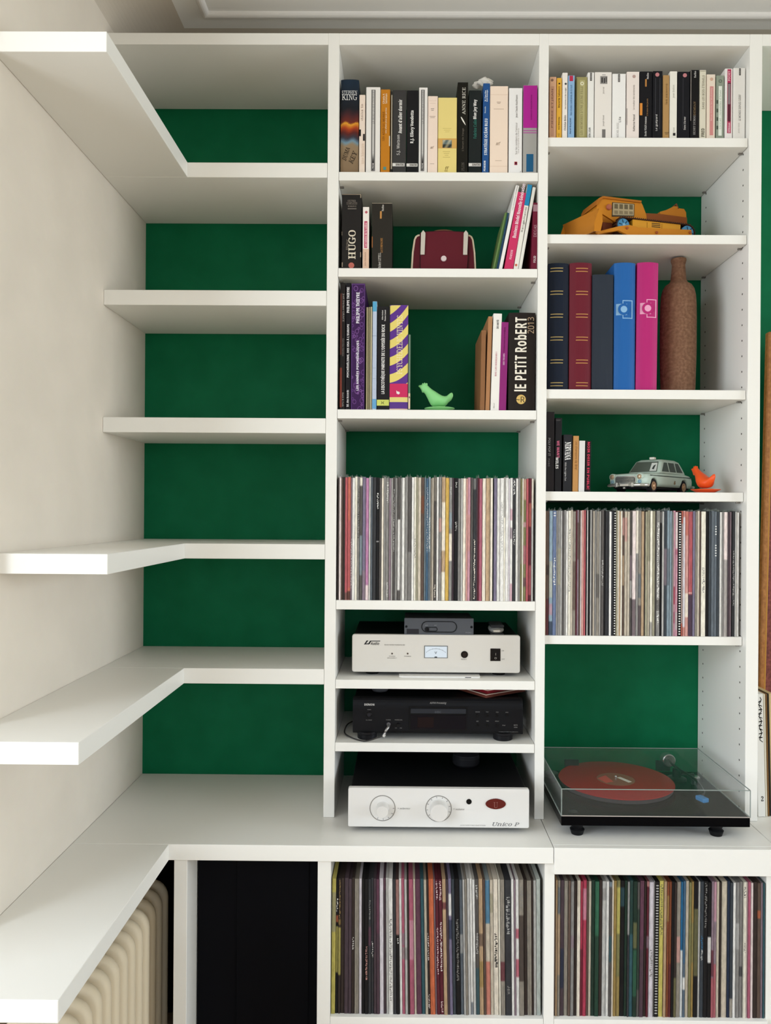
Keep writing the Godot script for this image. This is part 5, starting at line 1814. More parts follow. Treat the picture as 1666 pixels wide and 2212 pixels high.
	clear.transparency = BaseMaterial3D.TRANSPARENCY_ALPHA
	clear.albedo_color = Color(0.72, 0.78, 0.76, 0.02)
	clear.roughness = 0.04
	clear.metallic_specular = 0.34
	var yh := yt - ct
	var t := 0.003
	var e := 0.0008
	var cov := Node3D.new()
	cov.name = "dust_cover"
	o.add_child(cov)
	part("top_panel", bbox(Vector3(-w / 2 + e, yh - t, -d + e), Vector3(w / 2 - e, yh, -e), 0.0006), clear, cov)
	part("front_panel", bbox(Vector3(-w / 2 + e, y1 + 0.0008, -e - t), Vector3(w / 2 - e, yh - t, -e), 0.0004), clear, cov)
	part("rear_panel", bbox(Vector3(-w / 2 + e, y1 + 0.0008, -d + e), Vector3(w / 2 - e, yh - t, -d + e + t), 0.0004), clear, cov)
	for s in [-1.0, 1.0]:
		part("side_panel", bbox(Vector3(minf(s * (w / 2 - e), s * (w / 2 - e - t)), y1 + 0.0008, -d + e + t), Vector3(maxf(s * (w / 2 - e), s * (w / 2 - e - t)), yh - t, -e - t), 0.0004), clear, cov)
	var edge := mat("8e9691", 0.25)
	st = begin()     # the polished edges of the acrylic
	var q := 0.0009
	for s in [-1.0, 1.0]:
		box(st, Vector3(s * (w / 2) - q, y1 + 0.0005, -q), Vector3(s * (w / 2) + q, yh, q), 0.0)
		box(st, Vector3(s * (w / 2) - q, yh - q, -d), Vector3(s * (w / 2) + q, yh + q, 0), 0.0)
		box(st, Vector3(s * (w / 2) - q, y1, -d), Vector3(s * (w / 2) + q, y1 + 2 * q, 0), 0.0)
	box(st, Vector3(-w / 2, yh - q, -q), Vector3(w / 2, yh + q, q), 0.0)
	box(st, Vector3(-w / 2, yh - q, -d - q), Vector3(w / 2, yh + q, -d + q), 0.0)
	part("cover_edge", st, edge, cov)
	part("cover_lip", bbox(Vector3(-w / 2, y1 + 0.0003, -q), Vector3(w / 2, y1 + 0.0022, q), 0.0), mat("b4aaa2", 0.3), cov)
	for s in [-1.0, 1.0]:
		part("hinge", bbox(Vector3(s * 0.13 - 0.02, y1 + 0.001, -d - 0.008), Vector3(s * 0.13 + 0.02, y1 + 0.03, -d), 0.001), mat("18181a", 0.5), o)

# ------------------------------------------------------------------ toys and ornaments
func bulldozer() -> void:
	crop(1170, 390, 0.2977)
	var orange := mat("c07a1e", 0.5)
	var deep := mat("a8641a", 0.55)
	var gold := mat("d0922a", 0.5)
	var dark := mat("40261a", 0.6)
	var blue := mat("4a86ac", 0.5)
	var turn := deg_to_rad(15.0)
	var near := at_crop(690, 330, -0.045)
	var o := thing("toy_bulldozer", "old orange toy bulldozer with blue wheels on the right column's second shelf", "toy", Vector3(near.x - sin(turn) * 0.062, yU.r2, near.z - cos(turn) * 0.062), turn)
	# local axes: +x to the rear (right), +z to the near side; a crop pixel is laid on the upright plane local z = zl
	var inv := o.transform.affine_inverse()
	var hit := func(x: float, y: float, zl: float) -> Vector2:
		var e: Vector3 = inv * EYE
		var d: Vector3 = inv * at_crop(x, y, -0.1) - e
		var p: Vector3 = e + d * ((zl - e.z) / d.z)
		return Vector2(p.x, maxf(p.y, 0.0004))
	var poly := func(pts: Array, zl: float) -> PackedVector2Array:
		var out := PackedVector2Array()
		for p in pts:
			out.append(hit.call(p[0], p[1], zl))
		return out
	var s: float = (hit.call(1000, 300, 0.06) - hit.call(700, 300, 0.06)).length() / 300.0
	var hz := 0.036
	var st := begin()     # hood: a rounded nose and a sloping top
	extrude(st, poly.call([[415, 470], [400, 205], [404, 165], [418, 134], [448, 121], [720, 152], [735, 180], [762, 250], [770, 400], [700, 470]], hz), -0.04, hz)
	part("hood", st, orange, o)
	st = begin()
	extrude(st, poly.call([[398, 178], [402, 156], [416, 128], [448, 112], [728, 146], [724, 160], [448, 127], [424, 142], [408, 172]], hz + 0.004), -0.044, hz + 0.004)
	part("hood_roof", st, deep, o)
	for k in 2:
		st = begin()
		var vp: Vector2 = hit.call(402, 196 + 15 * k, hz)
		box(st, Vector3(vp.x - 0.0014, vp.y - 0.003, -0.022), Vector3(vp.x + 0.002, vp.y, 0.014), 0.0003)
		part("hood_vent", st, dark, o)
	st = begin()
	var c2: Vector2 = hit.call(487, 195, hz)
	disc(st, Vector3(c2.x, c2.y, hz), 18 * s, 0.006, 18, 0.002)
	part("headlamp", st, mat("a85f4a", 0.4), o)
	st = begin()
	extrude(st, poly.call([[513, 158], [674, 170], [672, 262], [510, 262]], hz), hz, hz + 0.0008)
	part("panel_frame", st, mat("3c3226", 0.6), o)
	st = begin()
	extrude(st, poly.call([[518, 163], [670, 174], [668, 256], [515, 252]], hz), hz, hz + 0.0012)
	var gp := part("grille_panel", st, mat("ab9a78", 0.6), o)
	for k in 4:
		var x := 528 + 36 * k
		st = begin()
		extrude(st, poly.call([[x, 170 + 2 * k], [x + 25, 172 + 2 * k], [x + 25, 206 + 2 * k], [x, 204 + 2 * k]], hz), hz + 0.0012, hz + 0.0016)
		part("grille_window", st, mat("665a42", 0.5), gp)
		st = begin()
		extrude(st, poly.call([[x, 218 + 2 * k], [x + 25, 220 + 2 * k], [x + 25, 244 + k], [x, 242 + k]], hz), hz + 0.0012, hz + 0.0016)
		part("grille_window", st, mat("85765a", 0.5), gp)
	# deck and seat
	st = begin()
	extrude(st, poly.call([[740, 236], [860, 242], [1056, 268], [1060, 420], [740, 420]], 0.034), -0.036, 0.034)
	part("deck", st, mat("84481f", 0.6), o)
	st = begin()
	extrude(st, poly.call([[862, 226], [905, 214], [935, 200], [962, 186], [985, 188], [1000, 202], [1035, 206], [1050, 232], [1052, 290], [862, 262]], 0.03), -0.03, 0.03)
	part("seat", st, mat("b87422", 0.55), o)
	st = begin()
	var l0: Vector2 = hit.call(955, 192, 0.01)
	var l1: Vector2 = hit.call(970, 178, 0.012)
	var l2: Vector2 = hit.call(992, 204, 0.03)
	tube(st, [Vector3(l0.x, l0.y, 0.008), Vector3(l1.x, l1.y, 0.018), Vector3(l2.x, l2.y, 0.03)], 0.0022, 8)
	part("lever", st, mat("74442a", 0.5), o)
	# tracks on both sides
	var fc: Vector2 = hit.call(598, 322, 0.066)
	var rc2: Vector2 = hit.call(1066, 366, 0.066)
	var wr: float = absf(hit.call(598, 265, 0.066).y - fc.y)
	rc2.y = fc.y
	var ground := 0.0042
	for side: float in [1.0, -1.0]:
		var z0: float = 0.04 * side
		var z1: float = 0.066 * side
		var path := []
		for i in 9:
			var a := PI / 2 + PI * i / 8
			var y := fc.y + sin(a) * wr
			path.append(Vector2(fc.x + cos(a) * wr, y if i < 4 else maxf(ground, fc.y - (fc.y - ground) * absf(sin(a)))))
		for i in 9:
			var a := -PI / 2 + PI * i / 8
			var y := rc2.y + sin(a) * wr
			path.append(Vector2(rc2.x + cos(a) * wr, y if i > 4 else maxf(ground, rc2.y - (rc2.y - ground) * absf(sin(a)))))
		st = begin()
		var n := path.size()
		for i in n:
			var a: Vector2 = path[i]
			var b: Vector2 = path[(i + 1) % n]
			var m := maxi(1, int((b - a).length() / 0.006))
			var dr := (b - a).normalized()
			for k in m:
				var p := a.lerp(b, float(k) / m)
				X = Transform3D(Basis(Vector3.BACK, dr.angle()), Vector3(p.x, p.y, 0))
				box(st, Vector3(-0.0003, -0.0010, minf(z0, z1)), Vector3(0.0046 if m > 1 else (b - a).length(), 0.0014, maxf(z0, z1)), 0.0004)
				box(st, Vector3(0.0004, -0.003, minf(z0, z1)), Vector3(0.002, -0.0006, maxf(z0, z1)), 0.0002)
		X = Transform3D()
		part("track", st, dark, o)
		for wc: Vector2 in [fc, rc2]:
			st = begin()
			var r := wr * 0.9
			var c := Vector3(wc.x, wc.y, 0.042 if side > 0 else -0.066)
			disc(st, c, r, 0.024, 24, 0.003)
			var wheel := part("wheel", st, blue, o)
			for k in 6:
				st = begin()
				X = Transform3D(Basis(Vector3.BACK, TAU * k / 6 + 0.3), c + Vector3(0, 0, 0.024))
				box(st, Vector3(-0.0013, r * 0.35, 0), Vector3(0.0013, r * 0.8, 0.0005), 0.0)
				X = Transform3D()
				part("spoke_slot", st, mat("23415a", 0.6), wheel)
			st = begin()
			disc(st, c + Vector3(0, 0, 0.024), 0.004, 0.002, 12, 0.0005)
			part("hub", st, mat("86aec6", 0.4), wheel)
		st = begin()
		extrude(st, poly.call([[664, 282], [1010, 318], [1004, 400], [660, 380]], 0.062), minf(z0, 0.062 * side), maxf(z0, 0.062 * side))
		var pan := part("side_panel", st, gold, o)
		if side > 0:
			for k in 3:
				st = begin()
				extrude(st, poly.call([[800, 308 + 12 * k], [862, 314 + 12 * k], [862, 319 + 12 * k], [800, 313 + 12 * k]], 0.062), 0.062, 0.0626)
				part("louvre", st, mat("3a2c22", 0.6), pan)
			for x in [765, 872]:
				st = begin()
				var yy: float = 293.0 + (x - 664) * 0.105
				extrude(st, poly.call([[x, yy], [x + 3, yy], [x + 3, yy + 44], [x, yy + 44]], 0.062), 0.062, 0.0624)
				part("panel_seam", st, mat("9c6c1a", 0.6), pan)
		# push arm along the side
		st = begin()
		var za: float = 0.068 * side
		var zb: float = 0.076 * side
		extrude(st, poly.call([[400, 372], [560, 332], [640, 322], [700, 340], [1088, 358], [1092, 400], [640, 400], [560, 362], [420, 400]], 0.076), minf(za, zb), maxf(za, zb))
		part("push_arm", st, orange, o)
		for p in [[620, 345], [1076, 378], [835, 378]]:
			st = begin()
			c2 = hit.call(p[0], p[1], 0.076)
			disc(st, Vector3(c2.x, c2.y, zb if side > 0 else zb - 0.003), 0.0035, 0.003, 12, 0.0006)
			part("rivet", st, mat("9c4f28", 0.4), o)
		st = begin()
		var zs: float = 0.052 * side
		extrude(st, poly.call([[430, 240], [445, 232], [560, 300], [552, 316]], 0.052), zs - 0.003, zs + 0.003)
		part("lift_strut", st, orange, o)
	st = begin()
	var ax0: Vector2 = hit.call(440, 370, 0.045)
	var ax1: Vector2 = hit.call(545, 310, 0.045)
	box(st, Vector3(ax0.x, ax0.y, -0.045), Vector3(ax1.x, ax1.y, 0.045), 0.002)
	part("front_axle", st, mat("70361f", 0.6), o)
	# blade: a tall curved plate across the front
	var zb2 := 0.085
	var lo: Vector2 = hit.call(395, 430, zb2)
	var hi: Vector2 = hit.call(415, 206, zb2)
	var rings := []
	for k in 9:
		var t := k / 8.0
		var y := lerpf(0.0006, hi.y, t)
		var x := lerpf(lo.x - 0.004, hi.x, t) + 0.012 * (1.0 - 4.0 * pow(t - 0.5, 2)) - 0.004
		rings.append([Vector3(x, y, zb2), Vector3(x + 0.004, y, zb2), Vector3(x + 0.004 - 0.034, y, zb2 - 0.125), Vector3(x - 0.034, y, zb2 - 0.125)])
	st = begin()
	loft(st, rings)
	part("blade", st, mat("b87626", 0.5), o)
	for sgn: float in [1.0, -1.0]:
		st = begin()
		var zc: float = zb2 if sgn > 0 else zb2 - 0.125
		X = Transform3D(Basis(), Vector3.ZERO if sgn > 0 else Vector3(-0.034, 0, 0))
		extrude(st, poly.call([[380, 430], [384, 300], [415, 206], [436, 215], [440, 300], [424, 380], [412, 430]], zb2), minf(zc, zc + 0.003 * sgn), maxf(zc, zc + 0.003 * sgn))
		X = Transform3D()
		part("blade_cheek", st, orange, o)

func toy_car() -> void:
	var sy: float = yU.r4
	var L := 0.295
	var H := 0.097
	var hw := 0.054
	var o := thing("toy_car", "pale green-grey vintage toy taxi saloon on the right column's fourth shelf", "toy car", Vector3(0.692, sy, -0.173), deg_to_rad(45.5))
	var paint := mat("b9c9bd", 0.3)
	var chrome := mat("c4c2bc", 0.2, 0.85)
	var glass := mat("37423a", 0.1)
	var tyre := mat("17161a", 0.7)
	# body side profile: front at -x; top line and floor line by station t (0 front .. 1 rear)
	var tops := [[0.0, 0.40], [0.012, 0.475], [0.05, 0.515], [0.15, 0.535], [0.27, 0.555], [0.30, 0.565], [0.62, 0.575], [0.80, 0.575], [0.86, 0.565], [0.93, 0.545], [0.985, 0.50], [1.0, 0.40]]
	var look := func(t: float) -> float:
		for k in tops.size() - 1:
			if t <= tops[k + 1][0]:
				return lerpf(tops[k][1], tops[k + 1][1], (t - tops[k][0]) / (tops[k + 1][0] - tops[k][0]))
		return tops[-1][1]
	var rings := []
	var wheels := [0.185, 0.79]
	var n := 72
	for k in n + 1:
		var t := float(k) / n
		var x := (t - 0.5) * L
		var top: float = look.call(t) * H
		var low := 0.175 * H
		for wc in wheels:
			var dx: float = (t - wc) * L
			var r := 0.0205
			if absf(dx) < r:
				low = maxf(low, 0.0185 + sqrt(r * r - dx * dx) - 0.001)
		var end := 1.0 - 0.14 * pow(clampf(1.0 - t / 0.10, 0, 1), 2.0) - 0.14 * pow(clampf((t - 0.90) / 0.10, 0, 1), 2.0)
		var half := hw * end
		if t < 0.01 or t > 0.99:
			low = maxf(low, 0.24 * H)
		var mid := lerpf(low, top, 0.62)
		var ring := [Vector3(x, low, half * 0.93), Vector3(x, lerpf(low, mid, 0.4), half * 0.99), Vector3(x, mid, half), Vector3(x, lerpf(mid, top, 0.55), half * 0.965), Vector3(x, lerpf(mid, top, 0.9), half * 0.88), Vector3(x, top, half * 0.72)]
		var crown := 0.012 * H if t < 0.3 or t > 0.84 else 0.0
		ring.append(Vector3(x, top + crown, 0.0))
		for q in range(5, -1, -1):
			var v: Vector3 = ring[q]
			ring.append(Vector3(v.x, v.y, -v.z))
		rings.append(ring)
	var st := begin()
	loft(st, rings)
	part("body", st, paint, o)
	# greenhouse
	var base := [[0.335, 0.375], [0.92, 0.875]]     # where the glass meets the body, and not used
	var fx := (0.315 - 0.5) * L
	var rx := (0.865 - 0.5) * L
	var y0 := 0.565 * H
	var y1 := 0.955 * H
	st = begin()
	rings = []
	for k in 9:
		var t := k / 8.0
		var e := sin(t * PI / 2)
		var y := lerpf(y0, y1, t if t < 0.8 else t)
		var front := lerpf(fx, (0.425 - 0.5) * L, pow(t, 1.1))
		var rear := lerpf(rx, (0.775 - 0.5) * L, pow(t, 1.3))
		var z := lerpf(hw * 0.88, hw * 0.70, t)
		if t > 0.9:
			front += 0.008
			rear -= 0.008
			z -= 0.006
			y = y1 + 0.001
		var ring := []
		for p in round_rect(rear - front, 2 * z, 0.010, Vector2((front + rear) / 2, 0), 4):
			ring.append(Vector3(p.x, y, p.y))
		rings.append(ring)
	loft(st, rings)
	part("cabin", st, paint, o)
	# side windows: points on the leaning cabin side
	var side_at := func(t: float, v: float, sg: float) -> Vector3:
		return Vector3((t - 0.5) * L, lerpf(y0, y1, v), sg * (lerpf(hw * 0.88, hw * 0.70, v) + 0.0006))
	for sg: float in [1.0, -1.0]:
		for wn in [[0.375, 0.455, 0.515, 0.515], [0.535, 0.535, 0.655, 0.655], [0.675, 0.675, 0.745, 0.80]]:
			st = begin()
			var a: Vector3 = side_at.call(wn[0], 0.12, sg)
			var b: Vector3 = side_at.call(wn[1], 0.80, sg)
			var c: Vector3 = side_at.call(wn[2], 0.80, sg)
			var d: Vector3 = side_at.call(wn[3], 0.12, sg)
			quad(st, a, b, c, d, Vector3(0, 0.3, sg))
			part("side_window", st, glass, o)
	st = begin()      # windscreen and rear window
	var ws := func(v: float, z: float, f: bool) -> Vector3:
		var x := lerpf(fx, (0.425 - 0.5) * L, pow(v, 1.1)) - 0.0008 if f else lerpf(rx, (0.775 - 0.5) * L, pow(v, 1.3)) + 0.0008
		return Vector3(x, lerpf(y0, y1, v), z * (lerpf(hw * 0.88, hw * 0.70, v) - 0.007))
	for k in 4:
		quad(st, ws.call(0.10 + k * 0.19, -1, true), ws.call(0.10 + k * 0.19, 1, true), ws.call(0.29 + k * 0.19, 1, true), ws.call(0.29 + k * 0.19, -1, true), Vector3(-1, 0.5, 0))
	part("windscreen", st, mat("5a6258", 0.15), o)
	st = begin()
	for k in 4:
		quad(st, ws.call(0.10 + k * 0.18, -1, false), ws.call(0.10 + k * 0.18, 1, false), ws.call(0.28 + k * 0.18, 1, false), ws.call(0.28 + k * 0.18, -1, false), Vector3(1, 0.5, 0))
	part("rear_window", st, glass, o)
	st = begin()
	var p0: Vector3 = ws.call(0.14, 0.5, true)
	quad(st, ws.call(0.14, 0.45, true) + Vector3(-0.0005, 0.0004, 0), ws.call(0.14, 0.95, true) + Vector3(-0.0005, 0.0004, 0), ws.call(0.75, 0.95, true) + Vector3(-0.0005, 0.0004, 0), ws.call(0.75, 0.45, true) + Vector3(-0.0005, 0.0004, 0), Vector3(-1, 0.5, 0))
	var lic := part("paper_sign", st, mat("d6d8d0", 0.6), o)
	st = begin()
	quad(st, ws.call(0.3, 0.6, true) + Vector3(-0.0008, 0.0006, 0), ws.call(0.25, 0.75, true) + Vector3(-0.0008, 0.0006, 0), ws.call(0.62, 0.85, true) + Vector3(-0.0008, 0.0006, 0), ws.call(0.55, 0.68, true) + Vector3(-0.0008, 0.0006, 0), Vector3(-1, 0.5, 0))
	part("sign_print", st, mat("3c423e", 0.6), lic)
	# roof sign
	st = begin()
	box(st, Vector3(-0.030, y1 + 0.0008, 0.006), Vector3(-0.018, y1 + 0.007, 0.020), 0.001)
	part("roof_sign", st, mat("e4dcd2", 0.5), o)
	# side trim
	for sg: float in [1.0, -1.0]:
		st = begin()
		for k in 30:
			var t0 := 0.10 + 0.86 * k / 30.0
			var t1 := 0.10 + 0.86 * (k + 1) / 30.0
			var zt := func(t: float) -> float:
				return hw * (1.0 - 0.14 * pow(clampf(1.0 - t / 0.10, 0, 1), 2.0) - 0.14 * pow(clampf((t - 0.90) / 0.10, 0, 1), 2.0))
			var yy := 0.462 * H
			var a := Vector3((t0 - 0.5) * L, yy, sg * (zt.call(t0) * 0.985 + 0.0008))
			var b := Vector3((t1 - 0.5) * L, yy, sg * (zt.call(t1) * 0.985 + 0.0008))
			quad(st, a, b, b + Vector3(0, 0.0022, 0), a + Vector3(0, 0.0022, 0), Vector3(0, 0, sg))
		part("side_trim", st, mat("2e3a34", 0.4), o)
	st = begin()
	extrude(st, PackedVector2Array([Vector2(0.018, 0.026), Vector2(0.024, 0.024), Vector2(0.029, 0.027), Vector2(0.027, 0.032), Vector2(0.03, 0.034), Vector2(0.023, 0.035), Vector2(0.02, 0.031)]), hw * 0.998, hw * 1.006)
	part("rust_patch", st, mat("86765a", 0.8), o)
	# face: grille, lamps, bumper
	var gx := -L / 2
	st = begin()
	extrude(st, round_rect(0.060, 0.020, 0.007, Vector2(0, 0.0335)), gx - 0.0025, gx + 0.006, "zy")
	part("grille_frame", st, chrome, o)
	st = begin()
	extrude(st, round_rect(0.055, 0.0155, 0.005, Vector2(0, 0.0333)), gx - 0.0030, gx, "zy")
	part("grille_opening", st, mat("3a3c38", 0.5), o)
	for k in 5:
		part("grille_bar", bbox(Vector3(gx - 0.0044, 0.0268 + 0.0029 * k, -0.026), Vector3(gx - 0.0026, 0.0281 + 0.0029 * k, 0.026), 0.0003), chrome, o)
	for sg: float in [1.0, -1.0]:
		var c := Vector3(gx + 0.004, 0.0415, sg * 0.0395)
		X = Transform3D(Basis(Vector3.BACK, PI / 2), c)
		st = begin()
		lathe(st, [[0.0088, -0.012], [0.0092, 0.003], [0.0082, 0.006], [0.0068, 0.0062]], Vector3.ZERO, 22)
		X = Transform3D()
		var lamp := part("headlamp", st, paint, o)
		X = Transform3D(Basis(Vector3.BACK, PI / 2), c)
		st = begin()
		lathe(st, [[0.0072, 0.005], [0.006, 0.0075], [0.003, 0.0088], [0.0, 0.0092]], Vector3.ZERO, 20)
		part("lens", st, mat("b09a80", 0.15, 0.4), lamp)
		st = begin()
		X = Transform3D(Basis(Vector3.BACK, PI / 2), Vector3(gx + 0.002, 0.0285, sg * 0.0395))
		lathe(st, [[0.0052, -0.004], [0.0052, 0.003], [0.004, 0.0042], [0.0, 0.005]], Vector3.ZERO, 18)
		X = Transform3D()
		part("side_lamp", st, mat("7c98a4", 0.2), o)
		st = begin()
		tube(st, smooth_path([Vector3(gx - 0.007, 0.0195, sg * 0.014), Vector3(gx - 0.0065, 0.0195, sg * 0.034), Vector3(gx - 0.001, 0.0195, sg * 0.050), Vector3(gx + 0.018, 0.0195, sg * 0.055)]), 0.0042, 10)
		part("bumper", st, chrome, o)
		st = begin()
		box(st, Vector3(gx - 0.0125, 0.014, sg * 0.023 - 0.004), Vector3(gx - 0.004, 0.027, sg * 0.023 + 0.004), 0.002)
		part("bumper_guard", st, chrome, o)
	part("number_plate", bbox(Vector3(gx - 0.0095, 0.0165, -0.013), Vector3(gx - 0.0065, 0.0225, 0.013), 0.0006), mat("b9b0a4", 0.4, 0.3), o)
	st = begin()
	disc(st, Vector3.ZERO, 0.004, 0.0004, 12)
	part("tow_knob", bbox(Vector3(gx - 0.012, 0.0095, -0.003), Vector3(gx - 0.004, 0.0145, 0.003), 0.0015), chrome, o)
	st = begin()
	tube(st, smooth_path([Vector3(L / 2 - 0.016, 0.02, hw * 0.99), Vector3(L / 2 + 0.001, 0.02, hw * 0.9), Vector3(L / 2 + 0.006, 0.02, 0), Vector3(L / 2 + 0.001, 0.02, -hw * 0.9), Vector3(L / 2 - 0.016, 0.02, -hw * 0.99)]), 0.004, 10)
	part("rear_bumper", st, chrome, o)
	part("underbody", bbox(Vector3(-L * 0.46, 0.011, -hw * 0.8), Vector3(L * 0.46, 0.018, hw * 0.8), 0.002), mat("1a191b", 0.7), o)
	for wc in wheels:
		for sg: float in [1.0, -1.0]:
			var c := Vector3((wc - 0.5) * L, 0.0185, sg * hw * 0.80)
			st = begin()
			X = Transform3D(Basis(Vector3.RIGHT, PI / 2 * sg), c)
			lathe(st, [[0.0, -0.008], [0.015, -0.008], [0.0183, -0.005], [0.0183, 0.005], [0.0165, 0.0085], [0.0125, 0.0085]], Vector3.ZERO, 28)
			X = Transform3D()
			var wheel := part("wheel", st, tyre, o)
			st = begin()
			X = Transform3D(Basis(Vector3.RIGHT, PI / 2 * sg), c)
			lathe(st, [[0.0125, 0.0078], [0.011, 0.0092], [0.007, 0.0085], [0.006, 0.0105], [0.003, 0.0118], [0.0, 0.0118]], Vector3.ZERO, 24)
			X = Transform3D()
			part("hubcap", st, mat("b08c6c", 0.35, 0.5), wheel)

func hen(called: String, label: String, at: Vector3, turn: float, hex: String, size: float) -> void:
	var m := mat(hex, 0.32)
	var o := thing(called, label, "hen dish", at, turn)
	# x: [bottom, top, half thickness] in crop pixels of the green one (0.2761 photo pixels each)
	var s := 0.2761 * 2.05 / FOCAL * size
	var st_list := [[668, 868, 878, 3], [676, 864, 882, 6], [690, 862, 905, 13], [700, 852, 920, 17], [712, 850, 925, 19], [722, 850, 938, 22], [735, 862, 962, 27], [748, 876, 990, 34], [762, 888, 1016, 44], [778, 900, 1030, 54], [800, 913, 1034, 62], [825, 930, 1034, 64], [850, 944, 1034, 60], [872, 949, 1030, 50], [888, 946, 1016, 38], [900, 936, 1000, 26], [912, 926, 990, 17], [924, 921, 978, 10], [932, 924, 962, 6], [937, 936, 950, 3]]
	var rings := []
	for e in st_list:
		var ring := []
		var cy: float = (e[1] + e[2]) / 2.0
		var ry: float = (e[2] - e[1]) / 2.0
		for i in 16:
			var a := TAU * i / 16
			ring.append(Vector3((e[0] - 832.0) * s, (1073.0 - cy + sin(a) * ry) * s, cos(a) * e[3] * s))
		rings.append(ring)
	var st := begin()
	loft(st, rings)
	part("body", st, m, o)
	st = begin()        # the comb and the wattle
	var f := func(p: Array) -> PackedVector2Array:
		var out := PackedVector2Array()
		for q in p:
			out.append(Vector2((q[0] - 832.0) * s, (1073.0 - q[1]) * s))
		return out
	extrude(st, f.call([[692, 862], [698, 848], [706, 854], [714, 844], [722, 852], [731, 848], [738, 854], [736, 870], [720, 866]]), -5 * s, 5 * s)
	part("comb", st, m, o)
	st = begin()
	extrude(st, f.call([[690, 898], [700, 894], [712, 904], [708, 920], [698, 922], [692, 912]]), -6 * s, 6 * s)
	part("wattle", st, m, o)
	st = begin()
	lathe(st, [[0.0, 2 * s], [70 * s, 2 * s], [95 * s, 14 * s], [117 * s, 24 * s], [118 * s, 28 * s], [110 * s, 27 * s], [85 * s, 18 * s], [60 * s, 14 * s], [62 * s, 32 * s], [0.0, 32 * s]], Vector3.ZERO, 36)
	part("saucer", st, m, o)

func hens() -> void:
	crop(720, 590, 0.2761)
	var p := at_crop(832, 1062, -0.045)
	hen("hen_dish", "pale green hen-shaped dish on a saucer, third shelf of the middle column", Vector3(p.x, yU.m3 + 0.0003, -0.045), 0.0, "8fd68a", 1.0)
	crop(1170, 860, 0.2977)
	p = at_crop(1192, 660, -0.06)
	hen("hen_dish", "bright orange hen-shaped dish on a saucer behind the toy taxi", Vector3(p.x, yU.r4 + 0.0003, -0.06), deg_to_rad(-68), "ef5a26", 0.95)

func bag() -> void:
	crop(720, 390, 0.2761)
	var z := -0.06
	var sy: float = yU.m2
	var s := 0.2761 * 2.06 / FOCAL
	var p := at_crop(864, 600, z)
	var o := thing("vanity_case", "small burgundy carrying case with cream piping and chrome brackets", "case", Vector3(p.x, sy + 0.0003, z))
	var wine := mat("571521", 0.4)
	var cream := mat("d8c8ae", 0.5)
	var chrome := mat("cfc9c0", 0.25, 0.7)
	var yb := 700.0
	var f := func(pts: Array) -> PackedVector2Array:
		var out := PackedVector2Array()
		for q in pts:
			out.append(Vector2((q[0] - 864.0) * s, (yb - q[1]) * s))
		return out
	var shape := func(g: float) -> PackedVector2Array:
		var half := []
		for q in [[1122 + g, 700], [1112 + g, 520], [1098 + g, 420], [1086 + g, 392 - g * 0.5], [1068 + g * 0.5, 380 - g], [1020, 374 - g], [940, 366 - g], [864, 362 - g]]:
			half.append(q)
		var all := half.duplicate()
		for k in range(half.size() - 2, -1, -1):
			all.append([1728.0 - half[k][0], half[k][1]])
		return f.call(all)
	var st := begin()
	extrude(st, shape.call(-14.0), -0.095, 0.0)
	part("body", st, wine, o)
	for zz in [[-0.012, -0.002], [-0.093, -0.083]]:
		st = begin()
		extrude(st, shape.call(0.0), zz[0], zz[1])
		part("piping", st, cream, o)
	st = begin()       # the front flap, slightly proud
	extrude(st, f.call([[682, 376], [700, 368], [864, 360], [1030, 368], [1048, 376], [1052, 560], [1046, 640], [1034, 662], [1010, 670], [720, 670], [696, 662], [684, 640]]), 0.0, 0.006)
	part("flap", st, mat("5d1824", 0.4), o)
	st = begin()       # a darker outline around the flap
	extrude(st, f.call([[676, 372], [700, 362], [864, 354], [1030, 362], [1054, 372], [1058, 562], [1052, 644], [1036, 669], [1012, 677], [718, 677], [693, 669], [678, 644]]), 0.0, 0.0042)
	part("flap_edge", st, mat("2e0a12", 0.6), o)
	for cx in [700, 1032]:
		st = begin()
		var a: PackedVector2Array = f.call([[cx - 18, 548], [cx + 14, 548], [cx + 20, 380], [cx + 2, 358], [cx - 14, 380]])
		extrude(st, a, 0.006, 0.011)
		part("bracket", st, chrome, o)
	st = begin()
	disc(st, Vector3(0, (yb - 576) * s, 0.006), 22 * s, 0.004, 24, 0.001)
	part("clasp_button", st, mat("d9c6c4", 0.3), o)
	st = begin()
	var path := []
	for k in 13:
		var a := PI * k / 12
		path.append(Vector3(-cos(a) * 88 * s, (yb - 368 + sin(a) * 27) * s, -0.012))
	for q in [0.0]:
		tube(st, path, 0.0045, 8)
	part("handle", st, mat("6e4a36", 0.5), o)
	for sg: float in [-1.0, 1.0]:
		st = begin()
		box(st, Vector3(sg * 132 * s - 0.007, (yb - 377) * s, -0.016), Vector3(sg * 132 * s + 0.007, (yb - 366) * s, -0.004), 0.001)
		part("handle_mount", st, cream, o)

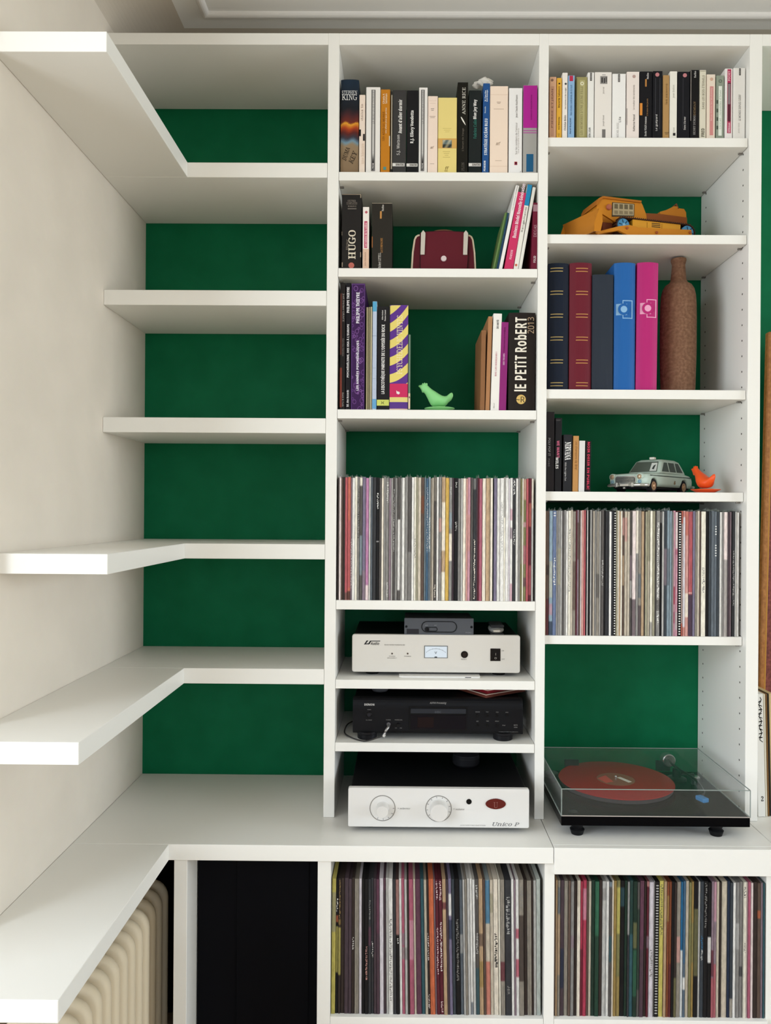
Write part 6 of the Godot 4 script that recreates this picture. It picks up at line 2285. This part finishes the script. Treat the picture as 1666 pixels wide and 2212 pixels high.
func bottle() -> void:
	crop(1170, 540, 0.2977)
	var z := -0.115
	var c := at_crop(991, 700, z)
	var s := 0.2977 * (2.0 - z) / FOCAL
	var y0: float = yU.r3
	var m := noisy("80563a", 0.22, 0.04, 0.9, 9.0, 1.5)
	var o := thing("stoneware_bottle", "tall brown earthenware bottle with a short neck beside the pink album", "bottle", Vector3(c.x, y0 + 0.0003, z))
	var top := (at_crop(991, 66, z).y - y0) / s      # height in crop pixels
	var st := begin()
	var prof := [[0.0, 0.0], [108, 0.0], [116, 8], [120, 60], [126, 300], [126, 560], [124, top - 330], [120, top - 270], [110, top - 225], [92, top - 195], [68, top - 178], [58, top - 165], [54, top - 150], [48, top - 80], [46, top - 45]]
	for e in prof:
		e[0] *= s
		e[1] *= s
	lathe(st, prof, Vector3.ZERO, 40)
	part("body", st, m, o)
	st = begin()
	prof = [[46, top - 45], [50, top - 30], [54, top - 14], [53, top - 3], [47, top], [36, top - 1], [34, top - 30]]
	for e in prof:
		e[0] *= s
		e[1] *= s
	lathe(st, prof, Vector3.ZERO, 36)
	part("lip", st, m, o)

# ------------------------------------------------------------------ what shows beyond the right upright
func right_corner() -> void:
	var y: float = yU.counter
	var wood := noisy("b06c28", 0.2, 0.03, 0.4, 8.0)
	var z := -0.17
	var bl := W(1641, 1500, z)
	var tl := W(1661, 716, z)
	var tilt := atan2(tl.x - bl.x, tl.y - bl.y)
	var h := 1.16
	var foot := tl - Vector3(sin(tilt), cos(tilt), 0) * h
	var o := thing("picture_frame", "tall gilded wooden frame around a dark red picture, leaning behind the right upright", "picture", Vector3(foot.x, y + 0.001, z))
	o.rotation.z = -tilt
	var hh := (tl.y - o.position.y) / cos(tilt)
	var bw := 0.014
	var wd := 0.62
	o.position.y = y + 0.0006 + absf(sin(tilt)) * 0.0
	o.position.y += sin(tilt) * wd
	hh = (tl.y - o.position.y) / cos(tilt)
	o.position.x = tl.x - sin(tilt) * hh
	for e in [[0.0, bw, 0.0, hh], [wd - bw, wd, 0.0, hh], [bw, wd - bw, 0.0, bw], [bw, wd - bw, hh - bw, hh]]:
		part("frame_bar", bbox(Vector3(e[0], e[2], -0.022), Vector3(e[1], e[3], 0), 0.003), wood, o)
	for e in [[bw, bw + 0.004, bw, hh - bw], [bw, wd - bw, hh - bw - 0.004, hh - bw], [bw, wd - bw, bw, bw + 0.004]]:
		part("gilt_bead", bbox(Vector3(e[0], e[2], -0.012), Vector3(e[1], e[3], -0.003), 0.0015), mat("c99a4a", 0.35, 0.4), o)
	part("picture", bbox(Vector3(bw, bw, -0.02), Vector3(wd - bw, hh - bw, -0.012), 0.0), noisy("7a2418", 0.3, 0.05, 0.5, 6.0), o)
	# leaning sleeves
	var grp := "record sleeves leaning beyond the right upright"
	var zs := -0.03
	var data := [["white record sleeve with a black scribble and a figure two, beyond the right upright", "e6e4de", 1623, 1651.5], ["pale cream leaning record sleeve, second beyond the right upright", "d8cfba", 1652, 1656], ["brown-edged leaning record sleeve, third beyond the right upright", "7d5c38", 1656.5, 1660], ["dark leaning record sleeve, fourth beyond the right upright", "2c2724", 1660.5, 1663.5], ["golden cream leaning record sleeve at the extreme right edge", "c9b184", 1664, 1674]]
	for k in data.size():
		var d = data[k]
		var a := W(d[2], 1700, zs - 0.002 * k).x
		var b := W(d[3], 1700, zs - 0.002 * k).x
		if k == 0:
			a = post_x[2][1] + 0.012
		var hgt := W(1655, 1500, zs).y - y
		var r := thing("record_sleeve", d[0], "record", Vector3((a + b) / 2 + 0.004, y + 0.0005, zs - 0.002 * k), 0.0, grp)
		r.rotation.z = deg_to_rad(1.6)
		r.position.y += sin(deg_to_rad(1.6)) * (b - a) / 2
		var w := b - a - 0.0004
		part("cover", bbox(Vector3(-w / 2, 0, -0.25), Vector3(w / 2, hgt, 0), 0.0005), mat(d[1], 0.5), r)
		if k == 0:
			var st := begin()
			var path := []
			for i in 40:
				path.append(Vector3(w / 2 - 0.008 + 0.005 * sin(i * 2.3), hgt - 0.012 - 0.0028 * i + 0.004 * cos(i * 1.7), 0.0004))
			for i in 39:
				var dv: Vector3 = (path[i + 1] - path[i]).normalized()
				var nv := Vector3(-dv.y, dv.x, 0) * 0.0009
				quad(st, path[i] - nv, path[i] + nv, path[i + 1] + nv, path[i + 1] - nv, Vector3.BACK)
			part("scribble_print", st, mat("2a2826", 0.6), r)
			letters(r, "2", Vector3(w / 2 - 0.0075, 0.047, 0.0004), 0.006, 0.013, 0, mat("3a3836"), "serif bold")
